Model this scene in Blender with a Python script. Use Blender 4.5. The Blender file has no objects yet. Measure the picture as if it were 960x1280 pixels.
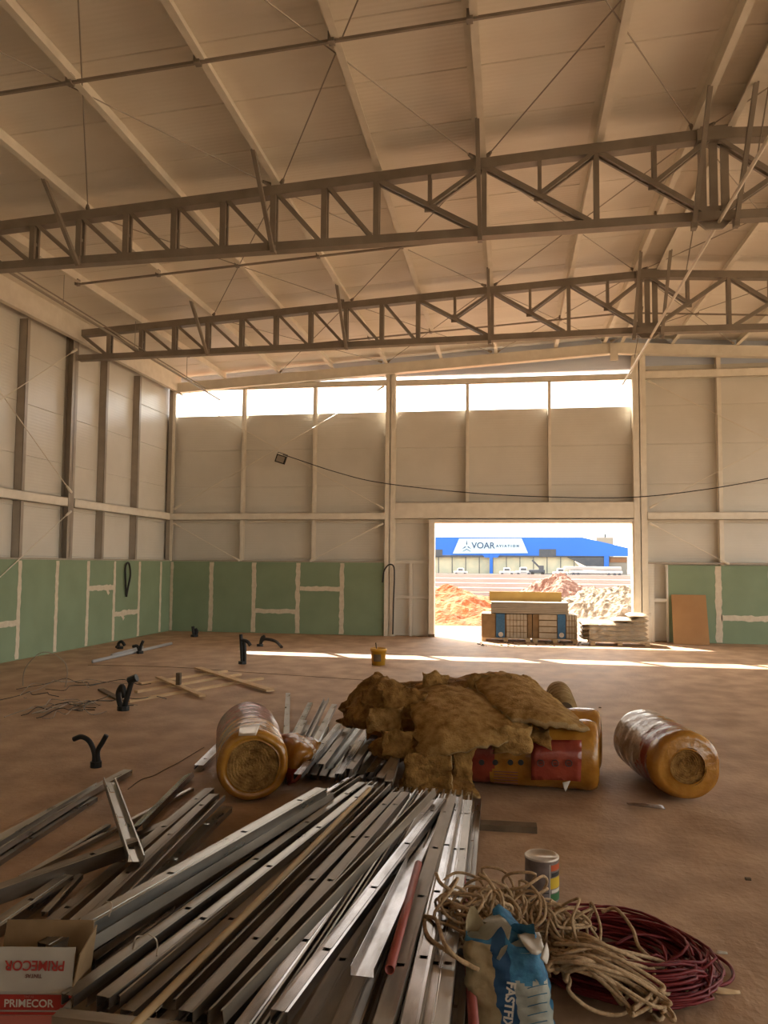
import bpy, bmesh, math, random
import numpy as np
from mathutils import Vector, Matrix, noise
random.seed(7)
S = bpy.context.scene; COL = S.collection
# ------------------------------------------------------------------ camera
F_, H_ = 979.5, 1.75
YAW, PIT, ROLL = .1594, .0662, .0082
cf = Vector((-math.sin(YAW)*math.cos(PIT), math.cos(YAW)*math.cos(PIT), math.sin(PIT)))
cr0 = Vector((math.cos(YAW), math.sin(YAW), 0)); cu0 = cr0.cross(cf)
cr = cr0*math.cos(ROLL)+cu0*math.sin(ROLL); cu = cu0*math.cos(ROLL)-cr0*math.sin(ROLL)
CP = Vector((0, 0, H_))
cd = bpy.data.cameras.new('camera'); cam = bpy.data.objects.new('camera', cd); COL.objects.link(cam)
cam.matrix_world = Matrix(((cr.x, cu.x, -cf.x, 0), (cr.y, cu.y, -cf.y, 0), (cr.z, cu.z, -cf.z, H_), (0, 0, 0, 1)))
cd.sensor_fit = 'VERTICAL'; cd.sensor_height = 36; cd.lens = 36*F_/1280; cd.clip_end = 600; cd.clip_start = .05
S.camera = cam
# ------------------------------------------------------------------ world, sun, exposure
SUN_DIR = Vector((.6, -.75, -1)).normalized()          # the way the light travels
w = bpy.data.worlds.new('world'); S.world = w; w.use_nodes = True; nt = w.node_tree; nt.nodes.clear()
sky = nt.nodes.new('ShaderNodeTexSky'); sky.sky_type = 'NISHITA'; sky.sun_disc = False
sky.sun_elevation = math.asin(-SUN_DIR.z); sky.sun_rotation = math.atan2(-SUN_DIR.x, -SUN_DIR.y)
sky.dust_density = 3.0; sky.air_density = 1.0
hs = nt.nodes.new('ShaderNodeHueSaturation'); hs.inputs['Saturation'].default_value = .45
bg = nt.nodes.new('ShaderNodeBackground'); bg.inputs[1].default_value = .34
wo = nt.nodes.new('ShaderNodeOutputWorld')
nt.links.new(sky.outputs[0], hs.inputs['Color']); tn = nt.nodes.new('ShaderNodeVectorMath'); tn.operation = 'MULTIPLY'; tn.inputs[1].default_value = (1.06, .97, .84)   # white balance of the hazy sky
nt.links.new(hs.outputs[0], tn.inputs[0]); nt.links.new(tn.outputs[0], bg.inputs[0]); nt.links.new(bg.outputs[0], wo.inputs[0])
sl = bpy.data.lights.new('sun', 'SUN'); sl.energy = 9.0; sl.angle = math.radians(.6); sl.color = (1, .93, .82)
so = bpy.data.objects.new('sun', sl); COL.objects.link(so); so.rotation_euler = SUN_DIR.to_track_quat('-Z', 'Y').to_euler(); so.location = (0, 0, 30)
S.view_settings.view_transform = 'Standard'; S.view_settings.look = 'None'; S.view_settings.gamma = 1
S.view_settings.exposure = 1.55
S.view_settings.use_curve_mapping = False
# ------------------------------------------------------------------ helpers
def ray(x, y): return cf+cr*((x-480)/F_)-cu*((y-640)/F_)
def onz(x, y, z=0.): d = ray(x, y); return CP+d*((z-H_)/d.z)
def onY(x, y, Y): d = ray(x, y); return CP+d*(Y/d.y)
def onX(x, y, X): d = ray(x, y); return CP+d*(X/d.x)
def tag(o, label=None, cat=None, group=None, kind=None):
    if label: o['label'] = label
    if cat: o['category'] = cat
    if group: o['group'] = group
    if kind: o['kind'] = kind
    return o
def empty(name, loc=(0, 0, 0), label=None, cat=None, group=None, kind=None):
    o = bpy.data.objects.new(name, None); COL.objects.link(o); o.location = loc; o.empty_display_size = .1
    return tag(o, label, cat, group, kind)
def link_mesh(name, me, mats, parent=None, smooth=False):
    o = bpy.data.objects.new(name, me); COL.objects.link(o)
    for m in (mats if isinstance(mats, (list, tuple)) else [mats]): me.materials.append(m)
    if parent is not None:
        o.parent = parent; off = Vector((0, 0, 0)); q_ = parent
        while q_ is not None: off += q_.location; q_ = q_.parent
        me.transform(Matrix.Translation(-off))
    if smooth:
        for p in me.polygons: p.use_smooth = True
    return o
class MB:
    def __init__(s): s.v = []; s.f = []; s.m = []
    def add(s, vs, fs, mi=0):
        n = len(s.v); s.v += [tuple(v) for v in vs]; s.f += [tuple(n+i for i in f) for f in fs]; s.m += [mi]*len(fs); return s
    def box(s, a, b, mi=0):
        (x0, y0, z0), (x1, y1, z1) = a, b
        return s.add([(x0,y0,z0),(x1,y0,z0),(x1,y1,z0),(x0,y1,z0),(x0,y0,z1),(x1,y0,z1),(x1,y1,z1),(x0,y1,z1)],
                     [(0,3,2,1),(4,5,6,7),(0,1,5,4),(1,2,6,5),(2,3,7,6),(3,0,4,7)], mi)
    def bar(s, p, q, wd, ht, up=(0, 0, 1), mi=0):
        p = Vector(p); q = Vector(q); t = (q-p).normalized(); up = Vector(up)
        if abs(t.dot(up)) > .99: up = Vector((0, 1, 0))
        a = t.cross(up).normalized()*(wd/2); b = a.cross(t).normalized()*(ht/2)
        vs = [p-a-b, p+a-b, p+a+b, p-a+b, q-a-b, q+a-b, q+a+b, q-a+b]
        return s.add(vs, [(0,1,2,3),(7,6,5,4),(0,4,5,1),(1,5,6,2),(2,6,7,3),(3,7,4,0)], mi)
    def prism(s, prof, p, q, up=(0, 0, 1), mi=0):
        """closed profile [(side, up)] swept from p to q"""
        p = Vector(p); q = Vector(q); t = (q-p).normalized(); up = Vector(up)
        a = t.cross(up).normalized(); b = a.cross(t).normalized(); n = len(prof)
        vs = [e+a*x+b*y for e in (p, q) for x, y in prof]
        return s.add(vs, [tuple(range(n-1, -1, -1)), tuple(range(n, 2*n))]+[(i, (i+1) % n, n+(i+1) % n, n+i) for i in range(n)], mi)
    def tube(s, pts, r, n=6, mi=0, cap=True):
        pts = [Vector(p) for p in pts]; N = len(pts); rs = r if isinstance(r, (list, tuple)) else [r]*N
        t = (pts[1]-pts[0]).normalized(); a = t.orthogonal().normalized(); base = len(s.v); vs = []
        for i, p in enumerate(pts):
            t = (pts[min(i+1, N-1)]-pts[max(i-1, 0)]).normalized()
            a = (a-t*a.dot(t)).normalized(); b = t.cross(a)
            vs += [p+(a*math.cos(2*math.pi*k/n)+b*math.sin(2*math.pi*k/n))*rs[i] for k in range(n)]
        fs = [(i*n+k, i*n+(k+1) % n, (i+1)*n+(k+1) % n, (i+1)*n+k) for i in range(N-1) for k in range(n)]
        if cap: fs += [tuple(range(n-1, -1, -1)), tuple((N-1)*n+k for k in range(n))]
        return s.add(vs, fs, mi)
    def build(s, name, mats, parent=None, smooth=False):
        me = bpy.data.meshes.new(name); me.from_pydata(s.v, [], s.f); me.validate(); me.update()
        o = link_mesh(name, me, mats, parent, smooth)
        if any(s.m) and len(me.polygons) == len(s.m): me.polygons.foreach_set('material_index', s.m)
        return o
def box(name, a, b, mat, parent=None): return MB().box(a, b).build(name, mat, parent)
def bevel(o, wd, seg=2):
    m = o.modifiers.new('bevel', 'BEVEL'); m.width = wd; m.segments = seg; m.limit_method = 'ANGLE'; return o
def spline(pts, n=8):
    pts = [Vector(p) for p in pts]; out = []
    P = [pts[0]*2-pts[1]]+pts+[pts[-1]*2-pts[-2]]
    for i in range(1, len(P)-2):
        for k in range(n):
            t = k/n; a, b, c, d = P[i-1:i+3]
            out.append(.5*((2*b)+(c-a)*t+(2*a-5*b+4*c-d)*t*t+(3*b-a-3*c+d)*t**3))
    out.append(pts[-1]); return out
def copy_tree(o, parent=None):
    c = o.copy(); COL.objects.link(c)
    if parent is not None: c.parent = parent
    for ch in list(o.children): copy_tree(ch, c)
    return c
def text(body, size, mat, parent, M, name='lettering', bold=0.0, spacing=1.0, depth=.001, align='CENTER'):
    cu_ = bpy.data.curves.new(name, 'FONT'); cu_.body = body; cu_.size = size; cu_.extrude = depth; cu_.offset = bold
    cu_.space_character = spacing; cu_.align_x = align; cu_.align_y = 'CENTER'
    t = bpy.data.objects.new(name, cu_); COL.objects.link(t); bpy.context.view_layer.update()
    me = bpy.data.meshes.new_from_object(t.evaluated_get(bpy.context.evaluated_depsgraph_get()))
    bpy.data.objects.remove(t); me.transform(M)
    return link_mesh(name, me, mat, parent)
# ------------------------------------------------------------------ materials
def mat(name, c1, c2=None, scale=4., rough=.6, metal=0., bump=0., bscale=None, detail=6, stretch=(1, 1, 1), contrast=(.35, .65), ribs=None, spec=.5, coords='Object', rvar=0., bdist=.01, trans=0.):
    m = bpy.data.materials.new(name); m.use_nodes = True; T = m.node_tree; B = T.nodes['Principled BSDF']
    B.inputs['Roughness'].default_value = rough; B.inputs['Metallic'].default_value = metal
    B.inputs['Specular IOR Level'].default_value = spec; B.inputs['Base Color'].default_value = (*c1, 1)
    if trans: B.inputs['Transmission Weight'].default_value = trans
    tc = T.nodes.new('ShaderNodeTexCoord'); mp = T.nodes.new('ShaderNodeMapping'); mp.inputs['Scale'].default_value = stretch
    T.links.new(tc.outputs[coords], mp.inputs[0])
    nz = T.nodes.new('ShaderNodeTexNoise'); nz.inputs['Scale'].default_value = scale; nz.inputs['Detail'].default_value = detail
    T.links.new(mp.outputs[0], nz.inputs[0])
    if c2:
        r = T.nodes.new('ShaderNodeValToRGB'); r.color_ramp.elements[0].position, r.color_ramp.elements[1].position = contrast
        r.color_ramp.elements[0].color = (*c1, 1); r.color_ramp.elements[1].color = (*c2, 1)
        T.links.new(nz.outputs[0], r.inputs[0]); T.links.new(r.outputs[0], B.inputs['Base Color'])
    if rvar:
        q = T.nodes.new('ShaderNodeMapRange'); q.inputs[3].default_value = rough-rvar; q.inputs[4].default_value = rough+rvar
        T.links.new(nz.outputs[0], q.inputs[0]); T.links.new(q.outputs[0], B.inputs['Roughness'])
    h = None
    if bump:
        n2 = T.nodes.new('ShaderNodeTexNoise'); n2.inputs['Scale'].default_value = bscale or scale*4; n2.inputs['Detail'].default_value = 5
        T.links.new(mp.outputs[0], n2.inputs[0]); h = n2.outputs[0]
    if ribs:
        wv = T.nodes.new('ShaderNodeTexWave'); wv.wave_type = 'BANDS'; wv.bands_direction = ribs[0]; wv.inputs['Scale'].default_value = .314/ribs[1]
        T.links.new(tc.outputs[coords], wv.inputs[0])
        b = T.nodes.new('ShaderNodeBump'); b.inputs['Strength'].default_value = ribs[2]; b.inputs['Distance'].default_value = .01
        T.links.new(wv.outputs[1], b.inputs['Height']); T.links.new(b.outputs[0], B.inputs['Normal'])
    elif h is not None:
        b = T.nodes.new('ShaderNodeBump'); b.inputs['Strength'].default_value = bump; b.inputs['Distance'].default_value = bdist
        T.links.new(h, b.inputs['Height']); T.links.new(b.outputs[0], B.inputs['Normal'])
    return m
M = {}
M['wall'] = mat('white sandwich panel', (.68, .64, .56), (.74, .70, .62), 1.2, .32, ribs=('Z', .06, .10), rvar=.06)
M['roof'] = mat('white roof panel', (.78, .71, .60), (.86, .79, .68), .5, .38, ribs=('Y', .07, .14), stretch=(1, 3, 1))
M['gable'] = mat('sky-tinted gable panel', (.62, .66, .76), (.66, .70, .79), 1.2, .4, ribs=('Z', .06, .08))  # white panels; the bluish sky light on them is put into the colour
M['cream'] = mat('cream painted steel', (.76, .69, .57), (.84, .77, .65), 5, .45, stretch=(1, 1, 1), bump=.05, rvar=.1)
M['truss'] = mat('taupe painted steel', (.25, .205, .16), (.31, .255, .20), 4, .45)
M['post'] = mat('greyish painted steel', (.36, .31, .25), (.42, .36, .29), 4, .4)
M['green'] = mat('green drywall', (.225, .295, .18), (.255, .33, .205), 1.5, .75)
M['putty'] = mat('joint compound', (.66, .56, .42), (.74, .65, .50), 12, .8, bump=.3)
M['floor'] = mat('dusty floor', (.33, .20, .112), (.50, .33, .20), 2.6, .68, detail=15, bump=.8, bscale=22, contrast=(.36, .64), stretch=(1, .8, 1), rvar=.12)
M['earth'] = mat('red earth', (.36, .27, .17), (.44, .34, .22), .3, .9, bump=.4, bscale=3)
M['earthred'] = mat('trodden red earth', (.17, .075, .03), (.23, .11, .05), .3, .9, bump=.4, bscale=3)
M['apron'] = mat('pale apron', (.25, .20, .17), (.30, .25, .21), .2, .9)
M['rods'] = mat('steel rod', (.35, .30, .24), None, rough=.45, metal=.3)
M['black'] = mat('black plastic', (.012, .011, .010), None, rough=.5)
M['galv'] = mat('galvanised steel', (.26, .24, .205), (.44, .415, .37), 9, .30, metal=.9, bump=.10, bscale=30, stretch=(.25, 1, 1), rvar=.12, coords='Object')
M['galv2'] = mat('dusty galvanised steel', (.15, .12, .085), (.30, .255, .20), 6, .42, metal=.75, bump=.12, bscale=22, stretch=(.3, 1, 1), rvar=.12, contrast=(.3, .6))
M['galv3'] = mat('bright galvanised steel', (.26, .255, .25), (.58, .58, .60), 10, .22, metal=1., contrast=(.38, .6), bump=.08, bscale=20, stretch=(.25, 1, 1), rvar=.08)
M['wool'] = mat('glass wool', (.15, .068, .016), (.36, .20, .06), 14, .95, bump=1., bscale=70, contrast=(.3, .68), spec=.15, bdist=.012)
M['wool2'] = mat('lighter glass wool', (.22, .11, .028), (.46, .28, .10), 14, .95, bump=1., bscale=70, contrast=(.3, .68), spec=.15, bdist=.012)
M['woolpale'] = mat('pale wool skin', (.30, .19, .08), (.42, .29, .14), 14, .95, bump=.8, bscale=80, spec=.1)
M['amber'] = mat('amber plastic film', (.30, .115, .010), (.46, .215, .03), 5, .24, bump=.6, bscale=15, bdist=.015, spec=.7)
M['redfilm'] = mat('red printed film', (.19, .020, .012), (.30, .05, .025), 5, .26, bump=.6, bscale=15, bdist=.015, spec=.7)
M['clearfilm'] = mat('silvery plastic film', (.30, .20, .15), (.55, .47, .42), 8, .16, bump=.6, bscale=15, bdist=.015, spec=.9, stretch=(1, 1, 1))
M['wood'] = mat('pale timber', (.52, .35, .18), (.68, .48, .27), 3, .75, stretch=(1, 1, 1), bump=.1)
M['darkwood'] = mat('dark weathered timber', (.10, .065, .035), (.17, .115, .065), 8, .8, bump=.3)
M['batten'] = mat('wooden batten', (.42, .29, .15), (.52, .37, .20), 5, .7)
M['redpipe'] = mat('red painted tube', (.26, .050, .034), (.32, .07, .05), 14, .5)
M['card'] = mat('brown cardboard', (.22, .135, .06), (.27, .17, .08), 9, .85)
M['carton'] = mat('white printed carton', (.36, .32, .26), (.42, .38, .31), 6, .7, bump=.08)
M['redink'] = mat('red ink', (.32, .022, .014), None, rough=.6)
M['pinkink'] = mat('pink ink', (.42, .12, .09), None, rough=.6)
M['brownink'] = mat('dark red ink', (.13, .03, .02), None, rough=.6)
M['paperwhite'] = mat('white paper', (.55, .50, .42), (.62, .57, .49), 9, .8)
M['rope'] = mat('cream rope', (.36, .235, .12), (.52, .36, .205), 60, .85, bump=.5, bscale=180)
M['redcable'] = mat('red cable', (.13, .009, .012), (.20, .022, .024), 20, .5, spec=.3)
M['tin'] = mat('tin lid', (.50, .44, .36), (.62, .56, .47), 14, .32, metal=.7)
M['canlabel'] = mat('worn can label', (.15, .12, .11), (.23, .185, .165), 25, .5)
M['yellow'] = mat('yellow print', (.55, .36, .01), None, rough=.5)
M['greenp'] = mat('green print', (.02, .12, .03), None, rough=.5)
M['orangep'] = mat('orange print', (.45, .07, .01), None, rough=.5)
M['bucket'] = mat('yellow bucket plastic', (.55, .27, .015), (.62, .33, .03), 8, .5)
M['bagtan'] = mat('tan paper sack', (.27, .20, .10), (.34, .26, .14), 10, .8, bump=.3)
M['bagblue'] = mat('blue paper sack', (.018, .10, .19), (.04, .17, .28), 22, .7, bump=.3, contrast=(.4, .6))
M['bagnavy'] = mat('navy print', (.010, .055, .125), None, rough=.7)
M['bagpale'] = mat('pale paper sack', (.26, .28, .24), (.42, .41, .34), 10, .75, bump=.3)
M['mdf'] = mat('fibreboard', (.40, .21, .085), (.45, .245, .10), 2, .8)
M['blueback'] = mat('blue wrap', (.03, .11, .22), (.045, .14, .27), 20, .6)
M['tile'] = mat('boxed tiles', (.42, .34, .24), (.50, .42, .31), 8, .8)
M['cement'] = mat('cement board', (.34, .29, .22), (.40, .34, .26), 4, .85)
M['foamboard'] = mat('yellow foam board', (.50, .31, .09), (.56, .36, .11), 4, .8)
M['sack'] = mat('plastic wrapped sack', (.22, .16, .095), (.42, .34, .23), 9, .45, bump=.5, bscale=18)
M['hblue'] = mat('blue cladding', (.010, .12, .50), (.012, .135, .54), .05, .5)
M['hsign'] = mat('sign board', (.40, .54, .63), None, rough=.6)
M['hglass'] = mat('pale glazing', (.52, .52, .38), (.66, .60, .42), .6, .5)
M['hdark'] = mat('dark steel', (.05, .06, .075), (.07, .075, .085), 1, .6)
M['inkgrey'] = mat('slate lettering', (.03, .06, .13), None, rough=.6)
M['hwhite'] = mat('white bodywork', (.42, .42, .43), (.47, .47, .47), 1, .4)
M['brickfar'] = mat('brick facing', (.22, .11, .055), (.27, .15, .08), .6, .9)
M['tank'] = mat('beige render', (.26, .24, .20), None, rough=.9)
M['precast'] = mat('whitish precast slab', (.38, .33, .31), (.43, .38, .36), .5, .85)
M['heap'] = mat('orange dirt', (.22, .055, .013), (.34, .11, .035), 2.5, .95, bump=1., bscale=12, bdist=.05)
M['rubble'] = mat('pale rubble', (.13, .095, .06), (.30, .24, .17), 5, .95, bump=1., bscale=10, bdist=.08)
M['rubble2'] = mat('pinkish rubble', (.16, .07, .045), (.30, .17, .12), 4, .95, bump=1., bscale=10, bdist=.08)

# ------------------------------------------------------------------ dimensions
XL, YB = -8.6, 19.03          # lining faces of the left and back walls
XR, YF = 13.5, -9.0
RX = 2.45                     # ridge
def zt(x): return 7.05-.06*abs(x-RX)
def zroof(x): return zt(x)+.19
BAY = 4.64
TY = [14.37, 9.73, 4.7, .1]
# ------------------------------------------------------------------ setting
fl = MB().box((XL-.35, YF, -.2), (XR+.4, YB+.45, 0)).build('floor', M['floor']); tag(fl, kind='structure')
gr = box('ground', (-90, YB+.45, -.3), (90, 60, -.03), M['earthred']); tag(gr, kind='structure')
gr = MB().box((XR+.4, -60, -.3), (90, YB+.45, -.03)).box((-90, -60, -.3), (XL-.35, YB+.45, -.03)).box((XL-.35, -60, -.3), (XR+.4, YF, -.03)).build('ground', M['earth']); tag(gr, kind='structure')
ap = box('ground', (-260, 60, -.3), (260, 420, -.02), M['apron']); tag(ap, kind='structure')
# wall panels: horizontal, with a V groove at every joint
JZ = [0, .90, 1.84, 2.76, 3.69, 4.64, 5.56]
def wall_panel_h(a, b, z0, z1, nrm, name, parent, m, z1b=None):
    """panel between plan points a,b (inner face), nrm points outwards; z1b lets the top slope"""
    a = Vector((*a, 0)); b = Vector((*b, 0)); n = Vector((*nrm, 0)); z1b = z1 if z1b is None else z1b
    c, t = .010, .1
    def prof(p, zl): return [p+n*t+Vector((0,0,z0)), p+n*t+Vector((0,0,zl)), p+n*c+Vector((0,0,zl)), p+Vector((0,0,zl-c)), p+Vector((0,0,z0+c)), p+n*c+Vector((0,0,z0))]
    return MB().add(prof(a, z1)+prof(b, z1b), [(0,1,2,3,4,5),(11,10,9,8,7,6)]+[(i, 6+i, 6+(i+1) % 6, (i+1) % 6) for i in range(6)]).build(name, m, parent)
wl = empty('wall_left', (XL-.2, 5, 0), kind='structure'); wb = empty('wall_back', (2, YB+.2, 0), kind='structure')
XW, YW = XL-.19, YB+.19
for i in range(7):
    z0 = JZ[i]; z1 = JZ[i+1] if i < 6 else 6.62
    ys = [YF, -4.2, .45, 5.09, 9.73, 14.37, YW+.1]
    for k in range(6): wall_panel_h((XW, ys[k]), (XW, ys[k+1]), z0, z1, (-1, 0), 'wall_panel', wl, M['wall'])
wr = empty('wall_rear_added', (2, YF, 0), kind='structure')  # unseen wall, added to cut the light from behind the viewer
for z0, z1 in zip(JZ, JZ[1:]+[6.6]): wall_panel_h((XR+.3, YF), (XW, YF), z0, z1, (0, -1), 'wall_panel', wr, M['wall'])
DX0, DX1, DZ = -1.81, 2.83, 2.74
C1, C2 = -2.91, 3.0           # main columns of the back wall
for i in range(6):
    z0, z1 = JZ[i], JZ[i+1]
    for (a, b) in ((XW-.0, C1), (C1, C2), (C2, 8.9), (8.9, XR+.3)):
        if (a, b) == (C1, C2):
            if z1 <= DZ+.05:
                wall_panel_h((C1, YW), (DX0-.1, YW), z0, z1, (0, 1), 'wall_panel', wb, M['wall']); continue
        wall_panel_h((a, YW), (b, YW), z0, z1, (0, 1), 'wall_panel', wb, M['wall'])
for (a, b) in ((C2, 8.9), (8.9, XR+.3)): wall_panel_h((a, YW), (b, YW), 5.56, 6.52, (0, 1), 'wall_panel', wb, M['wall'])
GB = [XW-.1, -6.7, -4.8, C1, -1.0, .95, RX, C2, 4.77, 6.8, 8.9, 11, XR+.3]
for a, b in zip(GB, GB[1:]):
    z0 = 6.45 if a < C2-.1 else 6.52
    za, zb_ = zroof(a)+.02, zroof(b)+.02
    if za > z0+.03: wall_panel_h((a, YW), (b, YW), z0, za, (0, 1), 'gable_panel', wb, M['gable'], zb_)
# ceiling
ce = empty('ceiling', (RX, 5, 7.3), kind='structure')
ry = YW+.1
RP = [ry-.23]+[ry-.23-1.0*k for k in range(1, 29)]
RP = [ry+.2]+RP
for y1, y0 in zip(RP, RP[1:]):
    for x0, x1 in ((XL-.5, RX), (RX, XR+.6)):
        c, t = .012, .1; y0_ = max(y0, YF)
        def pr(x):
            z = 7.05-.06*abs(x-RX)+.19
            return [(x,y0_,z+t),(x,y1,z+t),(x,y1,z+c),(x,y1-c,z),(x,y0_+c,z),(x,y0_,z+c)]
        MB().add(pr(x0)+pr(x1), [(0,1,2,3,4,5),(11,10,9,8,7,6)]+[(i, 6+i, 6+(i+1) % 6, (i+1) % 6) for i in range(6)]).build('roof_panel', M['roof'], ce)

# ------------------------------------------------------------------ roof trusses
PN = .69
def make_truss(Y):
    t = empty('roof_truss', (RX, Y, 5.9))
    tm = M['truss']; D = .07
    def zb(x): return 5.905-.012*abs(x-RX)
    for s in (-1, 1):
        e = RX+s*11.0
        f = MB(); f.bar((RX, Y, zt(RX)-.065), (e, Y, zt(e)-.065), .15, .13); f.build('top_chord', tm, t)
        f = MB(); f.bar((RX, Y, zb(RX)+.055), (e, Y, zb(e)+.055), .15, .11); f.build('bottom_chord', tm, t)
        def dbl(p, q, name, wd=.045, gap=.05):
            m_ = MB()
            for g in (-gap, gap): m_.bar((p[0], Y+g, p[1]), (q[0], Y+g, q[1]), .04, wd, up=(0, 0, 1) if abs(p[0]-q[0]) > .01 else (1, 0, 0))
            # batten plates tie the pair
            p_ = Vector((p[0], Y, p[1])); q_ = Vector((q[0], Y, q[1])); n = max(2, int((q_-p_).length/.3))
            for k in range(1, n):
                c_ = p_.lerp(q_, k/n); dv = (q_-p_).normalized()*.02; m_.bar(c_-dv, c_+dv, .10, wd*.6, up=(0, 0, 1) if abs(p[0]-q[0]) > .01 else (1, 0, 0))
            return m_.build(name, tm, t)
        # big panels near the ridge
        for k in range(3):
            xa = RX+s*PN*2*k; xb = RX+s*PN*2*(k+1); xm = (xa+xb)/2
            top_o = zt(xb)-.12; bot_i = zb(xa)+.1
            if k: dbl((xa, zt(xa)-.12), (xa, zb(xa)+.1), 'vertical', .06)
            dbl((xb-s*.05, top_o), (xa+s*.08, bot_i), 'diagonal', .06, .045)
            zm = (top_o+bot_i)/2
            dbl((xm, zt(xm)-.12), (xm, zm), 'half_vertical', .045)
            dbl((xm, zm), (xa+s*.04, zt(xa)-.12), 'short_diagonal', .05)
            MB().box((xm-.07, Y-.012, zm-.07), (xm+.07, Y+.012, zm+.07)).build('gusset_plate', tm, t)
        for k in range(6, 16):
            x = RX+s*PN*k
            dbl((x, zt(x)-.12), (x, zb(x)+.1), 'vertical', .075)
            x2 = RX+s*PN*(k+1) if k < 15 else e
            dbl((x2-s*.07, zt(x2)-.12) if k < 15 else (e-s*.1, zt(e)-.12), (x+s*.06, zb(x)+.1), 'diagonal', .05)
    for dx in (-.13, 0, .13): MB().bar((RX+dx, Y, zt(RX)-.1), (RX+dx, Y, zb(RX)+.1), .09, .045).build('ridge_post', tm, t)
    MB().add([(RX-.22, Y-.02, 5.93), (RX-.1, Y-.02, 5.82), (RX+.1, Y-.02, 5.82), (RX+.22, Y-.02, 5.93), (RX+.2, Y-.02, 6.1), (RX-.2, Y-.02, 6.1),
              (RX-.22, Y+.02, 5.93), (RX-.1, Y+.02, 5.82), (RX+.1, Y+.02, 5.82), (RX+.22, Y+.02, 5.93), (RX+.2, Y+.02, 6.1), (RX-.2, Y+.02, 6.1)],
             [(5,4,3,2,1,0),(6,7,8,9,10,11)]+[(i, (i+1) % 6, 6+(i+1) % 6, 6+i) for i in range(6)]).build('ridge_gusset', tm, t)
    MB().box((RX-.2, Y-.1, zt(RX)-.16), (RX+.2, Y+.1, zt(RX)+.01)).build('ridge_cap', tm, t)
    # lower clevises in cream
    return t
tr = make_truss(TY[0]); tag(tr, 'taupe steel roof truss farther from the camera, nearer the back wall', 'roof truss')
t2 = copy_tree(tr); t2.location.y = TY[1]; t2['label'] = 'nearer taupe steel roof truss crossing the upper half of the view'
t3 = copy_tree(tr); t3.location.y = TY[2]; t3['label'] = 'taupe steel roof truss just above and out of the view'
t4 = copy_tree(tr); t4.location.y = TY[3]; t4['label'] = 'taupe steel roof truss above the standing point of the viewer'
# rafter of the back wall
rf = empty('gable_rafter', (RX, YB, 6.9), 'cream sloping rafter running up the back wall gable', 'rafter')
for s in (-1, 1):
    e = RX+s*11.0; MB().bar((RX, YB-.05, zt(RX)-.13), (e, YB-.05, zt(e)-.13), .12, .24).build('beam', M['cream'], rf)
    MB().bar((RX, YB-.05, zt(RX)-.262), (e, YB-.05, zt(e)-.262), .2, .018).build('flange', M['cream'], rf)
MB().box((RX-.09, YB-.16, 6.6), (RX+.09, YB-.12, 7.0)).build('ridge_plate', M['cream'], rf)
# purlins: Z sections along the building
PX = [1.07, -.36, -1.69, -3.05, -4.42, -5.8, -7.25]
PX = PX+[2.2, 2.68]+[2*RX-x for x in PX]
ordn = ['first', 'second', 'third', 'fourth', 'fifth', 'sixth', 'seventh', 'eighth', 'ninth', 'tenth', 'eleventh', 'twelfth', 'thirteenth', 'fourteenth', 'fifteenth', 'sixteenth', 'seventeenth', 'eighteenth']
for i, x in enumerate(sorted(PX)):
    z = zt(x); h, fw, t = .185, .08, .006
    s = 1 if x < RX else -1
    prof = [(0, 0), (fw*s, 0), (fw*s, t), (t*s, t), (t*s, h-t), (t*s, h-t), (t*s, h), (-fw*s, h), (-fw*s, h-t), (0, h-t)]
    o = MB().prism(prof if s > 0 else prof[::-1], (x, YF+.1, z), (x, YB+.1, z)).build('purlin', M['cream'])
    tag(o, 'cream roof purlin, %s counting from the left eave' % ordn[i], 'purlin', 'cream roof purlins')
for s, nm in ((-1, 'left'), (1, 'right')):
    x = RX+s*10.98; o = MB().box((x-.05, YF, 6.16), (x+.05, YB+.1, zt(x)+.19)).build('eave_beam', M['cream']); tag(o, 'cream eave beam along the top of the %s wall' % nm, 'beam')
# struts between purlins and fly braces down to the trusses
for Y, nm in ((7.08, 'in the bay nearer than the near truss'), (12.05, 'in the bay between the two trusses'), (16.7, 'in the bay beside the back wall')):
    st = empty('purlin_strut', (RX, Y, 6.9), 'thin brown strut tying the purlins together '+nm, 'strut')
    xs = [x for x in sorted(PX)]
    for a, b in zip(xs, xs[1:]):
        MB().bar((a, Y, zt(a)-.012), (b, Y, zt(b)-.012), .03, .03).build('strut_bar', M['truss'], st)
        MB().box((a-.03, Y-.04, zt(a)-.035), (a+.03, Y+.04, zt(a)+.07)).build('clip', M['truss'], st)
flyn = {-5.8: 'near the left end', -3.05: 'third bay from the left', -.36: 'left of the middle', 2.2: 'on the left of the ridge', 2.68: 'on the right of the ridge', 5.24: 'right of the ridge'}
for Y, nm in ((TY[0], 'farther truss'), (TY[1], 'nearer truss')):
    for x, pos in flyn.items():
        s_ = -1
        o = MB().bar((x, Y-.95, zt(x)+.02), (x, Y-.1, 5.88-.012*abs(x-RX)), .05, .05).box((x-.03, Y-.12, 5.80), (x+.03, Y-.02, 5.90)).build('fly_brace', M['truss'])
        tag(o, 'fly brace below a purlin at the %s, %s' % (nm, pos), 'brace')
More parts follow.
